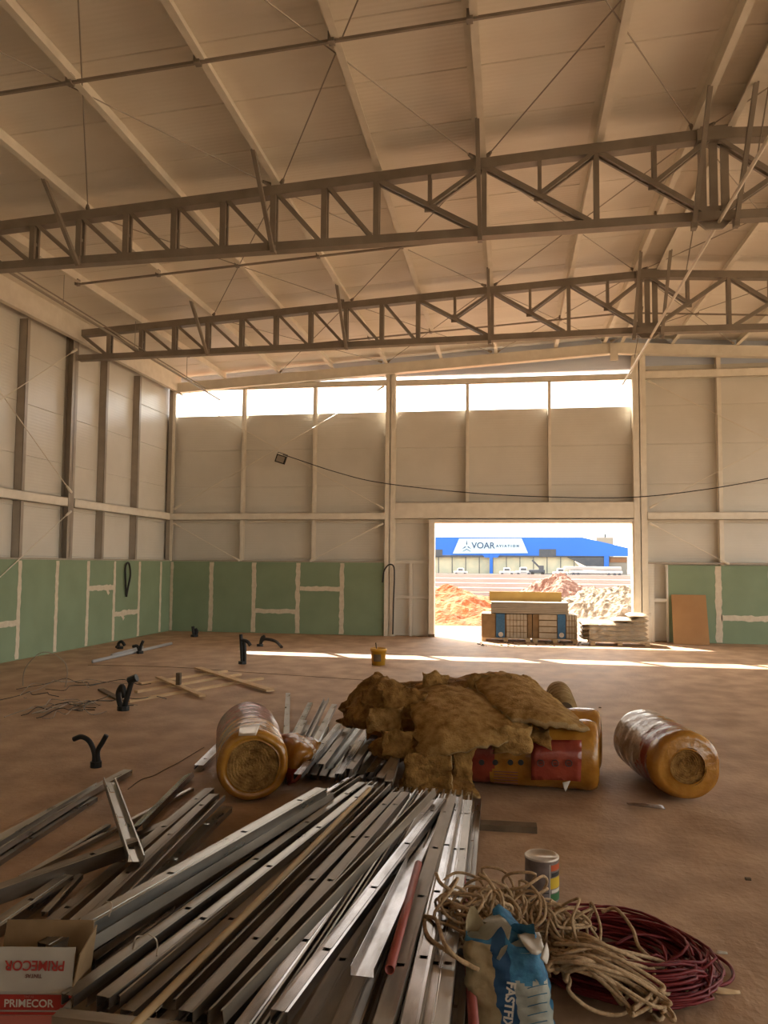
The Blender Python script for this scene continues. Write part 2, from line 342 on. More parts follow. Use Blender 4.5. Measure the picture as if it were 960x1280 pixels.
# roof rods
rx = [-5.8, -3.05, -.36, 2.3, 5.2]
ys = [YB-.1, TY[0], TY[1], TY[2]]
bn = ['beside the back wall', 'between the two trusses', 'in front of the near truss']
cn = ['leftmost crossing', 'second crossing from the left', 'crossing left of the ridge', 'crossing right of the ridge']
for j in range(3):
    for i in range(4):
        m_ = empty('rod_cross', (rx[i], ys[j], 6.8), 'crossed roof rods %s, %s' % (bn[j], cn[i]), 'bracing rod')
        for a, b in ((rx[i], rx[i+1]), (rx[i+1], rx[i])):
            p = Vector((a+(.09 if b > a else -.09), ys[j]-.05, zt(a)+.03)); q = Vector((b, ys[j+1]+.1, zt(b)+.03))
            MB().tube([p, q], .008, 5).build('rod', M['rods'], m_)
            d = (q-p).normalized()
            MB().tube([p-d*.02, p+d*.10], [.035, .02], 6).build('end_fitting', M['truss'], m_)
# ------------------------------------------------------------------ columns and wall framing
def hcol(x, y, z1, face, wdt, dpt, name, label, m, group=None, base=0.):
    """H section; face 'x' looks towards +x, 'y' towards -y"""
    t = .012; c = empty(name, (x, y, base), label, 'column', group)
    if face == 'x':
        MB().box((x-dpt, y-t/2-.004, base), (x, y+t/2+.004, z1)).build('web', m, c)
        MB().box((x-t, y-wdt/2, base), (x, y+wdt/2, z1)).build('flange', m, c)
        MB().box((x-dpt, y-wdt/2, base), (x-dpt+t, y+wdt/2, z1)).build('flange', m, c)
    else:
        MB().box((x-t/2-.004, y, base), (x+t/2+.004, y+dpt, z1)).build('web', m, c)
        MB().box((x-wdt/2, y, base), (x+wdt/2, y+t, z1)).build('flange', m, c)
        MB().box((x-wdt/2, y+dpt-t, base), (x+wdt/2, y+dpt, z1)).build('flange', m, c)
    return c
for Y, nm in ((14.37, 'taupe main column of the left wall under the far truss'), (9.73, 'taupe main column of the left wall under the near truss'), (5.09, 'main column of the left wall beside the viewer'), (.45, 'main column of the left wall behind the viewer')):
    hcol(XL-.02, Y, 6.4, 'x', .2, .165, 'main_column', nm, M['post'])
    o = MB().box((13.4, Y-.1, 0), (13.6, Y+.1, 6.4)).build('main_column', M['post']); tag(o, nm.replace('left', 'right'), 'column')
def cpost(x, y, z0, z1, face, label, m, wdt=.09, dpt=.16):
    """channel section post, lips to the room"""
    t = .006; c = empty('wall_post', (x, y, z0), label, 'wall post')
    if face == 'x':
        MB().box((x-dpt, y-wdt/2, z0), (x, y-wdt/2+t, z1)).build('web', m, c)
        MB().box((x-t, y-wdt/2, z0), (x, y+wdt/2, z1)).build('front_flange', m, c)
        MB().box((x-dpt, y-wdt/2, z0), (x-dpt+t, y+wdt/2, z1)).build('rear_flange', m, c)
    else:
        MB().box((x-wdt/2, y, z0), (x-wdt/2+t, y+dpt, z1)).build('web', m, c)
        MB().box((x-wdt/2, y, z0), (x+wdt/2, y+t, z1)).build('front_flange', m, c)
        MB().box((x-wdt/2, y+dpt-t, z0), (x+wdt/2, y+dpt, z1)).build('rear_flange', m, c)
for y, nm in ((12.81, 'taupe post on the left wall, left of the main column'), (15.67, 'taupe post on the left wall, first right of the main column'), (17.2, 'taupe post on the left wall, second right of the main column'),
              (11.27, 'taupe post on the left wall just out of view')):
    cpost(XL-.03, y, 0, 6.15, 'x', nm, M['post'])
cc = empty('corner_column', (XL-.02, YB, 0), 'corner column where the left and back walls meet', 'column')
MB().box((XL-.13, YB-.03, 1.78), (XL+.0, YB+.14, 6.4)).build('shaft', M['post'], cc)
MB().box((XL-.02, YB-.045, 1.78), (XL+.05, YB-.03, 6.3)).build('flange', M['cream'], cc)
for x, z1, nm in ((-6.72, 6.19, 'thin cream post on the back wall, first from the left corner'), (-4.85, 6.19, 'thin cream post on the back wall, second from the left corner')):
    cpost(x, YB-.01, 1.8, z1+.1, 'y', nm, M['cream'], .075)
for x, nm in ((-1.02, 'thin cream post above the doorway, left one'), (.95, 'thin cream post above the doorway, right one')):
    cpost(x, YB+.01, 3.25, 6.3, 'y', nm, M['cream'], .075)
for x, nm in ((4.82, 'cream post on the back wall right of the doorway'), (6.75, 'cream post on the back wall right of view'),):
    cpost(x, YB+.01, 1.78, zt(x)-.2, 'y', nm, M['cream'], .1)
hcol(C1, YB-.06, zt(C1)-.2, 'y', .24, .2, 'main_column', 'cream main column of the back wall left of the doorway', M['cream'])
hcol(C2+.02, YB-.06, zt(C2)-.2, 'y', .30, .2, 'main_column', 'cream main column of the back wall right of the doorway', M['cream'])
hcol(8.9, YB-.06, zt(8.9)-.2, 'y', .26, .2, 'main_column', 'cream main column of the back wall out of view on the right', M['cream'])
def girt(a, b, z0, z1, y, label, m=None, d=.1, name='girt'):
    g = empty(name, (a, y, z0), label, 'beam'); m = m or M['cream']
    MB().box((a, y, z0), (b, y+.01, z1)).build('web', m, g); MB().box((a, y, z1-.01), (b, y+d, z1)).build('top_flange', m, g); MB().box((a, y, z0), (b, y+d, z0+.01)).build('bottom_flange', m, g)
girt(XL-.02, C1-.12, 2.83, 3.01, YB-.08, 'cream horizontal beam at mid height of the back wall, left of the doorway')
girt(C2+.18, 9, 2.83, 3.01, YB-.08, 'cream horizontal beam at mid height of the back wall, right of the doorway')
girt(C1+.12, C2-.13, 2.86, 3.26, YB-.05, 'wide cream lintel beam above the doorway', name='lintel_beam')
girt(XL-.0, C1-.12, 6.19, 6.33, YB-.02, 'cream beam over the clerestory, left bay')
girt(C1+.12, C2-.13, 6.17, 6.31, YB-.02, 'cream beam over the clerestory, middle bay')
girt(C2+.18, 9, 6.16, 6.36, YB-.03, 'cream upper beam on the back wall right of the doorway')
g = empty('girt', (XL, 9, 2.83), 'cream horizontal beam at mid height of the left wall, near bays', 'beam')
for a, b, n_ in ((YF, 9.62, 0), (9.84, 14.24, 1), (14.5, YB-.05, 2)):
    g = empty('girt', (XL, a, 2.83), 'cream horizontal beam at mid height of the left wall, %s' % ['beside the viewer', 'left of the main column', 'right of the main column'][n_], 'beam')
    MB().box((XL-.02, a, 2.83), (XL-.01, b, 3.01)).build('web', M['cream'], g); MB().box((XL-.12, a, 3.0), (XL-.01, b, 3.01)).build('top_flange', M['cream'], g); MB().box((XL-.12, a, 2.83), (XL-.01, b, 2.84)).build('bottom_flange', M['cream'], g)
for o in list(COL.objects):
    if o.name == 'girt.006' and not o.children: pass
# clear the empty helper girt without parts
for o in [o for o in COL.objects if o.name.startswith('girt') and o.type == 'EMPTY' and not o.children]: bpy.data.objects.remove(o)
# door frame
df = empty('door_1', (0.5, YB, 0), kind='structure')
MB().box((DX0-.13, YB-.04, 0), (DX0, YB+.25, DZ+.02)).build('jamb', M['cream'], df)
MB().box((DX1, YB-.04, 0), (DX1+.06, YB+.25, DZ+.02)).build('jamb', M['cream'], df)
MB().box((DX0-.13, YB-.04, DZ+.02), (DX1+.06, YB+.25, DZ+.10)).build('head', M['cream'], df)
MB().box((DX0-.14, YB-.05, 0), (DX0+.01, YB+.05, .07)).build('rusty_foot', M['darkwood'], df)
MB().box((C1+.12, YB+.14, 2.76), (C2-.1, YB+.18, 2.9)).build('cover_strip', M['cream'], df)
# thin framing beside the doorway
fr = empty('stud_frame', (-2.4, YB, 0), 'thin white stud frame between the main column and the doorway', 'stud frame')
x0 = onY(513, 760, YB).x
for n_, (a, b) in dict(vertical=((x0-.03, YB+.06, 0), (x0+.03, YB+.12, 1.8)), rail=((C1+.12, YB+.05, 1.77), (DX0-.13, YB+.11, 1.84))).items(): box(n_, a, b, M['wall'], fr)
box('rail', (C1+.12, YB+.05, .92), (x0-.03, YB+.11, .98), M['wall'], fr); box('rail', (x0+.03, YB+.05, .92), (DX0-.13, YB+.11, .98), M['wall'], fr)
fr = empty('stud_frame', (3.4, YB, 0), 'thin white stud frame right of the doorway beside green boards', 'stud frame')
box('post', (C2+.17, YB-.03, 0), (C2+.30, YB+.08, 1.80), M['wall'], fr)
box('rail', (C2+.3, YB+.02, .92), (3.72, YB+.1, 1.0), M['wall'], fr); box('rail', (C2-.1, YB-.04, 1.80), (9.2, YB+.12, 1.84), M['post'], fr)
# ------------------------------------------------------------------ green wall linings
ZG = 1.78
def strip(parent, pts2, m, plane, off=.004, name='joint_compound'):
    """uneven flat smear between p and q on a wall; plane 'x' or 'y'"""
    (u0, v0), (u1, v1), wd = pts2; L = math.hypot(u1-u0, v1-v0); n = max(6, int(L/.07)); du, dv = (u1-u0)/L, (v1-v0)/L
    A, B = [], []
    for k in range(n+1):
        t = k/n; u, v = u0+(u1-u0)*t, v0+(v1-v0)*t
        a = wd/2*(1+.35*(random.random()-.5)+.3*noise.noise((t*9, u0, v0))); b = wd/2*(1+.35*(random.random()-.5)+.3*noise.noise((t*9, u0+7, v0)))
        A.append((u-dv*a, v+du*a)); B.append((u+dv*b, v-du*b))
    def P(u, v, o): return (XL+o, u, v) if plane == 'x' else (u, YB-o, v)
    N = n+1; vs = [P(*p, off) for p in A]+[P(*p, off) for p in B]+[P(*p, 0) for p in A]+[P(*p, 0) for p in B]
    fs = []
    for k in range(n): fs += [(k, k+1, N+k+1, N+k), (2*N+k, 2*N+k+1, k+1, k), (N+k, N+k+1, 3*N+k+1, 3*N+k)]
    return MB().add(vs, fs).build(name, m, parent)
lb = empty('wall_lining', (-5.7, YB, 0), 'green drywall lining on the back wall left of the doorway', 'wall lining')
S1 = [XL, -7.49, -6.36, -5.22, -4.1, -2.95]
def board(a, b, plane, parent):
    g = .002
    if plane == 'y': return box('board', (a[0]+g, YB, a[1]+g), (b[0]-g, YB+.0125, b[1]-g), M['green'], parent)
    return box('board', (XL-.0125, a[0]+g, a[1]+g), (XL, b[0]-g, b[1]-g), M['green'], parent)
hj = {2: .53, 3: 1.10}
for i in range(5):
    if i in hj:
        h = onY(345 if i == 2 else 400, 764 if i == 2 else 736, YB).z
        board((S1[i], 0), (S1[i+1], h), 'y', lb); board((S1[i], h), (S1[i+1], ZG), 'y', lb)
        strip(lb, ((S1[i]+.05, h), (S1[i+1]-.05, h), .11), M['putty'], 'y')
    else: board((S1[i], 0), (S1[i+1], ZG), 'y', lb)
for x in S1[1:5]: strip(lb, ((x, .02), (x, ZG-.02), .11), M['putty'], 'y')
strip(lb, ((XL+.05, .02), (XL+.05, ZG-.02), .07), M['putty'], 'y')
box('top_track', (XL, YB+.0, ZG), (-2.95, YB+.09, ZG+.03), M['post'], lb); box('corner_edge', (-2.95, YB-.01, 0), (-2.76, YB+.0, ZG), M['wall'], lb)
rb = empty('wall_lining', (6, YB, 0), 'green drywall lining on the back wall right of the doorway', 'wall lining')
S2 = [3.62, 4.72, 6.0, 7.2, 8.4]
for i in range(4):
    h = onY(930, 773, YB).z if i == 1 else (1.2 if i == 3 else None)
    if h: board((S2[i], 0), (S2[i+1], h), 'y', rb); board((S2[i], h), (S2[i+1], ZG), 'y', rb); strip(rb, ((S2[i]+.05, h), (S2[i+1], h), .13), M['putty'], 'y')
    else: board((S2[i], 0), (S2[i+1], ZG), 'y', rb)
strip(rb, ((4.72, .02), (4.72, ZG-.02), .14), M['putty'], 'y'); strip(rb, ((5.83, 1.0), (5.83, ZG-.1), .07), M['putty'], 'y')
box('edge_bead', (3.58, YB-.01, 0), (3.62, YB+.09, ZG), M['wall'], rb)
ll = empty('wall_lining', (XL, 12, 0), 'green drywall lining along the foot of the left wall', 'wall lining')
S3 = [YF, -5, -3.8, -2.6, -1.4, -.2, 1., 2.2, 3.4, 4.6, 5.8, 7., 8.15, 9.3, 10.45, 11.6, 12.77, 13.94, 15.07, 16.17, 17.34, 18.49, YB]
hx = {15: onX(10, 780, XL).z, 18: onX(125, 735, XL).z, 19: onX(157, 766, XL).z}
for i in range(len(S3)-1):
    if i in hx:
        h = hx[i]; board((S3[i], 0), (S3[i+1], h), 'x', ll); board((S3[i], h), (S3[i+1], ZG), 'x', ll); strip(ll, ((S3[i]+.04, h), (S3[i+1]-.04, h), .11), M['putty'], 'x')
        u = S3[i]+.75 if i == 18 else S3[i]+.35; strip(ll, ((u, h), (u+.12, h-.14), .08), M['putty'], 'x', .0035)
    else: board((S3[i], 0), (S3[i+1], ZG), 'x', ll)
for y in S3[14:22]: strip(ll, ((y, .02), (y, ZG-.02), .10), M['putty'], 'x')
box('top_track', (XL-.09, YF, ZG), (XL, YB, ZG+.03), M['post'], ll)
# ------------------------------------------------------------------ wall rods
def rods(name, label, segs, r=.009):
    c = empty(name, segs[0][0], label, 'bracing rod')
    for p, q in segs:
        p, q = Vector(p), Vector(q); d = (q-p).normalized()
        MB().tube([p, q], r, 5).build('rod', M['cream'], c); MB().tube([p+d*.02, p+d*.22], [.03, .02], 6).build('end_fitting', M['cream'], c); MB().tube([q-d*.22, q-d*.02], [.02, .03], 6).build('end_fitting', M['cream'], c)
xx = XL+.03; yy = YB-.12
rods('wall_rods', 'crossed thin bracing rods on the upper left wall', [((xx, 14.3, 6.0), (xx, 9.9, 3.1)), ((xx, 14.3, 3.1), (xx, 9.9, 6.0))])
rods('wall_rods', 'crossed thin bracing rods on the lower left wall', [((xx, 14.3, 2.75), (xx, 9.9, .1)), ])
rods('wall_rods', 'crossed thin bracing rods on the back wall, upper left bay', [((XL+.1, yy, 6.15), (C1-.14, yy, 3.1)), ((C1-.14, yy, 6.15), (XL+.1, yy, 3.1))])
rods('wall_rods', 'thin bracing rods on the back wall, lower left bay', [((XL+.1, yy, 2.75), (-6.7, yy, 1.8)), ((C1-.14, yy, 2.75), (-4.9, yy, 1.8))])
rods('wall_rods', 'crossed thin bracing rods on the back wall, right bay', [((C2+.2, yy, 6.1), (8.7, yy, 3.1)), ((C2+.2, yy, 3.1), (8.7, yy, 6.1))])
rods('wall_rods', 'thin bracing rod on the back wall, lower right bay', [((C2+.2, yy, 2.75), (4.95, yy, 1.8))])
# hanging pipes
pp = empty('ceiling_pipe', (2.5, 12, 5.9), 'long pale pipe hung under the ridge across both trusses', 'pipe')
MB().tube([(2.5, 17.9, 5.80), (2.5, 3, 5.98)], .022, 8).build('tube', M['cream'], pp)
for y in (8.2, 11.5, 16.2): MB().tube([(2.5, y, 5.95), (2.68, y, 7.0)], .008, 5).build('hanger', M['truss'], pp)
pp = empty('ceiling_pipe', (-7.1, 12, 5.9), 'long thin pipe hung along the left side below the roof', 'pipe')
a_, b_ = onX(275, 500, -7.25), onX(20, 345, -7.25)
MB().tube([a_, a_+(b_-a_)*1.6], .022, 8).build('tube', M['rods'], pp)
for t in (.25, .55, .85):
    p = a_.lerp(b_, t); MB().tube([p, (p.x, p.y, zt(p.x))], .006, 5).build('hanger', M['rods'], pp)
MB().tube([a_+Vector((.10, -1.2, .02)), a_+(b_-a_)*1.6+Vector((.10, 0, .02))], .012, 6).build('side_wire', M['truss'], pp)
# floodlight and its cable
p = onY(351, 574, YB-.25); fd = empty('floodlight', p, 'small black floodlight hanging where the wall rods cross', 'floodlight')
MB().box((p.x-.13, p.y-.03, p.z-.10), (p.x+.13, p.y+.03, p.z+.10)).build('housing', M['black'], fd)
MB().box((p.x-.10, p.y-.036, p.z-.075), (p.x+.10, p.y-.030, p.z+.075)).build('glass', M['rods'], fd)
MB().tube([(p.x-.13, p.y, p.z), (p.x-.13, p.y+.02, p.z+.15), (p.x+.13, p.y+.02, p.z+.15), (p.x+.13, p.y, p.z)], .008, 5).build('bracket', M['black'], fd)
for o in fd.children: pass
fd.rotation_euler = (0, math.radians(18), 0)
cb = MB().tube(spline([p+Vector((.05, 0, .12)), onY(420, 590, YB-.25), onY(480, 604, YB-.2), onY(600, 617, YB-.22), onY(720, 622, YB-.22), onY(800, 621, YB-.2), onY(880, 612, YB-.22), onY(960, 598, YB-.2), onY(1040, 580, YB-.2)]), .011, 5).build('hanging_cable', M['black'], smooth=True)
tag(cb, 'thin black cable sagging along the back wall from the floodlight', 'cable')
# hoses on walls
h = MB().tube(spline([onX(158, 746, XL+.03), onX(160, 735, XL+.04), onX(163, 718, XL+.05), onX(161, 704, XL+.06), onX(157, 708, XL+.05), onX(157, 728, XL+.05), onX(158, 744, XL+.03)]), .022, 7).build('conduit_loop', M['black'], smooth=True)
tag(h, 'black conduit loop hanging on the green left wall', 'conduit')
h = MB().tube(spline([onY(478, 728, YB-.12), onY(480, 714, YB-.12), onY(486, 706, YB-.12), onY(492, 708, YB-.12), onY(493, 722, YB-.12), onY(492, 750, YB-.12), onY(491, 793, YB-.12)]), .018, 7).build('conduit', M['black'], smooth=True)
tag(h, 'black conduit rising from the floor and curling over beside the main column', 'conduit')

# ------------------------------------------------------------------ outside
def mound(name, cx, cy, rx_, ry_, hh, m, label, seed, amp=.12, n=46, pk=1.0):
    vs, fs = [], []
    for j in range(n+1):
        for i in range(n+1):
            u, v = 2*i/n-1, 2*j/n-1; d = math.hypot(u, v)
            b = max(0, 1-d)**pk; x, y = cx+u*rx_, cy+v*ry_
            nz_ = noise.fractal((x*1.3+seed, y*1.3, seed), 1.0, 2.1, 5)*amp + abs(noise.noise((x*5, y*5, seed)))*amp*.5
            vs.append((x, y, -.06+hh*b*1.05+nz_*min(1, b*5)))
    for j in range(n):
        for i in range(n): k = j*(n+1)+i; fs.append((k, k+1, k+n+2, k+n+1))
    o = MB().add(vs, fs).build(name, m, smooth=False); return tag(o, label, 'dirt pile', kind='stuff')
a = onz(600, 792); mound('dirt_heap', -2.0, 25.2, 3.3, 2.2, 1.12, M['heap'], 'orange dirt heap outside the doorway, left side', 3, .16, 60)
mound('rubble_heap', 2.0, 33.5, 2.6, 2.4, 1.45, M['rubble2'], 'pinkish rubble heap outside the doorway, behind the stacked pallets', 8, .3, 60)
mound('rubble_heap', 3.9, 29.5, 3.0, 2.4, 1.0, M['rubble'], 'pale rubble heap outside the doorway, right side', 14, .3, 60, .6)
# precast wall of slabs
pw = empty('precast_wall', (0, 40, 0), 'low whitish wall of stacked precast slabs beyond the yard', 'wall')
zz = [0, .22, .44, .66, .88, 1.1, 1.32]
for k in range(-6, 9):
    x0, x1 = k*2.6-.5, k*2.6+2.1
    for j in range(6): MB().prism([(0, zz[j]+.03), (.05, zz[j]+.01), (.05, zz[j+1]-.05), (0, zz[j+1]-.01), (-.03, zz[j+1]-.01), (-.03, zz[j]+.03)], (x1, 38, 0), (x0, 38, 0)).build('slab', M['precast'], pw)
# hangar
HY = 160.
def hp(x, y, Y=HY): return onY(x, y, Y)
hg = empty('hangar', (0, HY, 0), 'long blue hangar with a pale name board across the apron', 'building')
x0, x1, xr = hp(470, 671).x, hp(728, 671).x, hp(785, 685).x; zt_, zm, ze, zb_ = hp(650, 671.5).z, hp(785, 685).z, hp(650, 694.5).z, 0
def poly(name, pts, y0, y1, m, parent):
    n = len(pts); vs = [(x, y0, z) for x, z in pts]+[(x, y1, z) for x, z in pts]
    return MB().add(vs, [tuple(range(n)), tuple(range(2*n-1, n-1, -1))]+[(i, n+i, n+(i+1) % n, (i+1) % n) for i in range(n)]).build(name, m, parent)
poly('blue_fascia', [(x0, ze), (xr, ze), (xr, zm), (x1, zt_), (x0, zt_)], HY, HY+.6, M['hblue'], hg)
poly('roof', [(x0, ze+.3), (xr, ze+.3), (xr, zm-.2), (x1, zt_-.2), (x0, zt_-.2)], HY+.6, HY+26, M['hwhite'], hg)
def hq(name, a, b, c_, d, m, y0=-.12, y1=0, par=None): return poly(name, [(hp(*q).x, hp(*q).z) for q in (a, b, c_, d)], HY+y0, HY+y1, m, par or hg)
sg = hq('name_board', (566, 692), (660, 691.5), (652, 672.8), (574, 673.2), M['hsign'], -.25, -.02)
RXM = Matrix.Rotation(math.pi/2, 4, 'X')
pc = hp(604, 682.2); text('VOAR', 1.72, M['inkgrey'], sg, Matrix.Translation((pc.x, HY-.27, pc.z)) @ RXM, bold=.03, depth=.02)
pc = hp(634.5, 682.6); text('AVIATION', .62, M['inkgrey'], sg, Matrix.Translation((pc.x, HY-.27, pc.z)) @ RXM, bold=.035, spacing=1.75, depth=.02)
pc = hp(583.5, 682.5); em = MB(); c0 = Vector((pc.x, HY-.28, pc.z))
def petal(ang, L, wd):
    d = Vector((math.sin(ang), 0, math.cos(ang))); s_ = Vector((d.z, 0, -d.x)); return [c0+d*.12, c0+d*L*.35+s_*wd, c0+d*L, c0+d*L*.35-s_*wd]
for ang in (0, 2.15, -2.15): em.add(petal(ang, 1.25 if ang == 0 else 1.15, .13), [(0, 1, 2, 3)])
for dz_ in (-.75,):
    for s_ in (-1, 1): em.add([c0+Vector((0, 0, dz_)), c0+Vector((s_*.8, 0, dz_-.42)), c0+Vector((s_*.8, 0, dz_-.30)), c0+Vector((0, 0, dz_+.18))], [(0, 1, 2, 3)])
em.build('propeller_emblem', M['inkgrey'], sg)
poly('rear_glazing', [(x0, 0), (hp(735, 700).x, 0), (hp(712, 700).x, ze), (x0, ze)], HY+1.2, HY+1.4, M['hglass'], hg)
for k, xp in enumerate(list(range(548, 735, 17))): hq('mullion', (xp-.5, 718), (xp+.5, 718), (xp+.5, 694), (xp-.5, 694), M['hdark'], .3, .5)
hq('soffit', (470, 696.5), (762, 696.5), (762, 694), (470, 694), M['hdark'], .1, .5)
hq('sill', (470, 719), (735, 719), (735, 717), (470, 717), M['hdark'], -.05, .5)
hq('portal_column', (612, 719), (616, 719), (616, 692), (612, 692), M['hblue'], -.3, .3)
hq('portal_head', (606, 697), (622, 697), (626, 692), (602, 692), M['hblue'], -.2, .3)
hq('dark_notch', (470, 695), (553, 695), (553, 687), (470, 687), M['hdark'], -.1, .0); hq('dark_notch', (674, 696), (695, 696), (695, 686.5), (674, 686.5), M['hdark'], -.1, 0)  # flat dark panels where the fascia is notched
hq('dark_truss', (733, 708), (760, 708), (760, 696), (708, 696), M['hdark'], .1, .5)  # solid dark panel for the arched truss
hq('end_column', (755, 712), (761, 712), (761, 695), (755, 695), M['hblue'], -.1, .4)
ax = empty('annex', (hp(775, 719).x, HY+2, 0), 'small brick faced annex at the right end of the blue hangar', 'building')
hq('wall', (761, 719), (785, 719), (785, 696), (761, 696), M['tank'], 1, 6, ax); hq('brick_band', (763, 703), (784, 703), (784, 697), (763, 697), M['brickfar'], .8, 1, ax)
tk = empty('water_tower_block', (hp(756, 680).x, HY+40, 0), 'pale rectangular block rising behind the blue hangar', 'building')
q0, q1 = hp(745.5, 671.8, HY+40), hp(766.5, 671.8, HY+40); box('block', (q0.x, HY+40, 0), (q1.x, HY+46, q0.z), M['tank'], tk); box('antenna', ((q0.x+q1.x)/2, HY+41, q0.z), ((q0.x+q1.x)/2+.4, HY+41.4, q0.z+.9), M['hdark'], tk)
# parked things on the apron
AY = 140.
def ap_(x, y): return onY(x, y, AY)
def rod_body(name, parent, xa, xb, ya, yb, m, dy=1.5):
    p, q = ap_(xa, ya), ap_(xb, yb); return bevel(box(name, (p.x, AY-dy, max(q.z, 0)), (q.x, AY+dy, p.z), m, parent), .15, 2)
lt = empty('parked_trailer', (ap_(740, 719).x, AY, 0), 'long low white trailer parked before the right part of the hangar', 'trailer')
rod_body('body', lt, 712, 777, 713, 717.5, M['hwhite']); rod_body('cover', lt, 705, 776, 708, 713, M['precast'], 1.1)
for xp in (716, 722, 760, 767, 773): q = ap_(xp, 719); MB().tube([(q.x, AY-1.6, .25), (q.x, AY-1.3, .25)], .25, 10).build('wheel', M['hdark'], lt)
def truck(xc, s_, label, kind):
    t = empty(kind, (ap_(xc, 719).x, AY-4, 0), label, 'vehicle'); X = ap_(xc, 719).x
    bevel(box('cab', (X-1.1*s_, AY-5, .3), (X+1.0*s_, AY-3, 2.3*s_), M['hwhite'], t), .2); bevel(box('body', (X-2.4*s_, AY-5, .25), (X+2.2*s_, AY-3, 1.2*s_), M['hwhite'], t), .15)
    box('window', (X-.8*s_, AY-5.02, 1.45*s_), (X+.7*s_, AY-5, 2.0*s_), M['hdark'], t)
    for dx in (-1.5, 1.4): MB().tube([(X+dx*s_, AY-5.1, .4*s_), (X+dx*s_, AY-4.8, .4*s_)], .4*s_, 10).build('wheel', M['hdark'], t)
truck(578, .5, 'small pale pickup parked before the hangar, leftmost vehicle', 'pickup'); truck(634, .55, 'white pickup parked right of the blue portal column', 'pickup'); truck(654, .6, 'white van parked beside the dark lifting machine', 'van'); truck(699, .55, 'white vehicle parked at the left end of the long trailer', 'van')
lm = empty('lifting_machine', (ap_(670, 719).x, AY, 0), 'dark lifting machine with a raised boom before the hangar', 'machine')
X = ap_(671, 719).x; bevel(box('chassis', (X-1.5, AY-5, .4), (X+1.2, AY-3.4, 1.0), M['hdark'], lm), .1); MB().bar((X+.8, AY-4.2, .9), (X-.9, AY-4.2, 2.6), .35, .3).build('boom', M['hdark'], lm); box('cab', (X+.2, AY-4.9, 1.0), (X+1., AY-3.5, 1.7), M['hdark'], lm)
for dx in (-.9, .8): MB().tube([(X+dx, AY-5.2, .3), (X+dx, AY-4.9, .3)], .3, 10).build('wheel', M['black'], lm)

# ------------------------------------------------------------------ goods by the doorway
def pallet(x0, x1, y0, y1, parent=None, label=None):
    p = empty('pallet', ((x0+x1)/2, (y0+y1)/2, 0), label, 'pallet')
    for y in (y0, (y0+y1)/2-.05, y1-.1):
        for x in (x0, (x0+x1)/2-.05, x1-.1): box('block', (x, y, 0), (x+.1, y+.1, .07), M['wood'], p)
    for k in range(5): yk = y0+(y1-y0-.1)*k/4; box('slat', (x0, yk, .07), (x1, yk+.1, .09), M['wood'], p)
    return p
PY = 18.25
XA, XB, XC, XD = (onY(v, 790, PY).x for v in (602, 664, 665, 722))
pallet(XA, XB-.02, PY, PY+.9, label='low timber pallet under the left stack of boxed tiles'); pallet(XC+.02, XD, PY, PY+.9, label='low timber pallet under the right stack of boxed tiles')
def zY(y, x=640): return onY(x, y, PY).z
ts = empty('tile_stack', ((XA+XB)/2, PY, .09), 'left stack of boxed tiles with plain card side and blue strip', 'tile boxes')
u = lambda v: onY(v, 790, PY).x
ztop = zY(767.5)
box('card_cover', (XA, PY-.01, .09), (u(619), PY+.9, ztop), M['card'], ts); b_ = box('blue_strip', (u(620), PY-.015, .10), (u(631), PY+.9, ztop), M['blueback'], ts)
pc = onY(626, 793, PY-.02); bm = MB().tube([(pc.x, PY-.016, pc.z), (pc.x, PY-.022, pc.z)], .055, 16).build('round_mark', M['paperwhite'], b_)
box('inner_fill', (XA+.03, PY+.03, .09), (XB-.02, PY+.87, ztop-.01), M['card'], ts)
for j in range(4):
    for i in range(6):
        a0, a1 = u(633)+(u(659)-u(633))*i/6, u(633)+(u(659)-u(633))*(i+1)/6; b0, b1 = .09+(ztop-.09)*j/4, .09+(ztop-.09)*(j+1)/4
        box('tile_box', (a0+.006, PY, b0+.006), (a1-.006, PY+.9, b1-.006), M['tile'], ts)
box('card_cover', (u(660), PY-.01, .09), (XB+.02, PY+.9, ztop), M['card'], ts)
ts = empty('tile_stack', ((XC+XD)/2, PY, .09), 'right stack of boxed tiles in four tiers with a blue strip', 'tile boxes')
ztop2 = zY(767)
box('inner_fill', (XC+.02, PY+.03, .09), (XD-.02, PY+.87, ztop2-.01), M['card'], ts)
for j in range(4):
    b0, b1 = .09+(ztop2-.09)*j/4, .09+(ztop2-.09)*(j+1)/4
    box('tile_layer', (u(674), PY+random.uniform(-.01, .01), b0+.012), (u(696), PY+.9, b1-.012), M['tile'], ts)
    for i in range(4):
        a0, a1 = u(708)+(XD-u(708))*i/4, u(708)+(XD-u(708))*(i+1)/4; box('tile_box', (a0+.006, PY, b0+.008), (a1-.006, PY+.9, b1-.008), M['tile'], ts)
b_ = box('blue_strip', (u(697), PY-.015, .10), (u(707), PY+.9, ztop2), M['blueback'], ts); pc = onY(702, 794, PY-.02)
MB().tube([(pc.x, PY-.016, pc.z), (pc.x, PY-.022, pc.z)], .055, 16).build('round_mark', M['paperwhite'], b_)
z1 = max(ztop, ztop2)+.003
bs = empty('board_stack', (0, PY, z1), 'grey stack of cement boards lying on the tile boxes', 'board stack')
zt2 = zY(752.5)
for k in range(6): box('board', (u(613)+random.uniform(0, .02), PY+.02, z1+(zt2-z1)*k/6), (u(711)-random.uniform(0, .02), PY+.85, z1+(zt2-z1)*(k+1)/6-.004), M['cement'], bs)
fb = box('foam_board', (u(611), PY+.5, zt2), (u(704), PY+.56, onY(640, 739.5, PY+.5).z), M['foamboard']); tag(fb, 'yellow foam board standing on edge on the grey board stack', 'board')
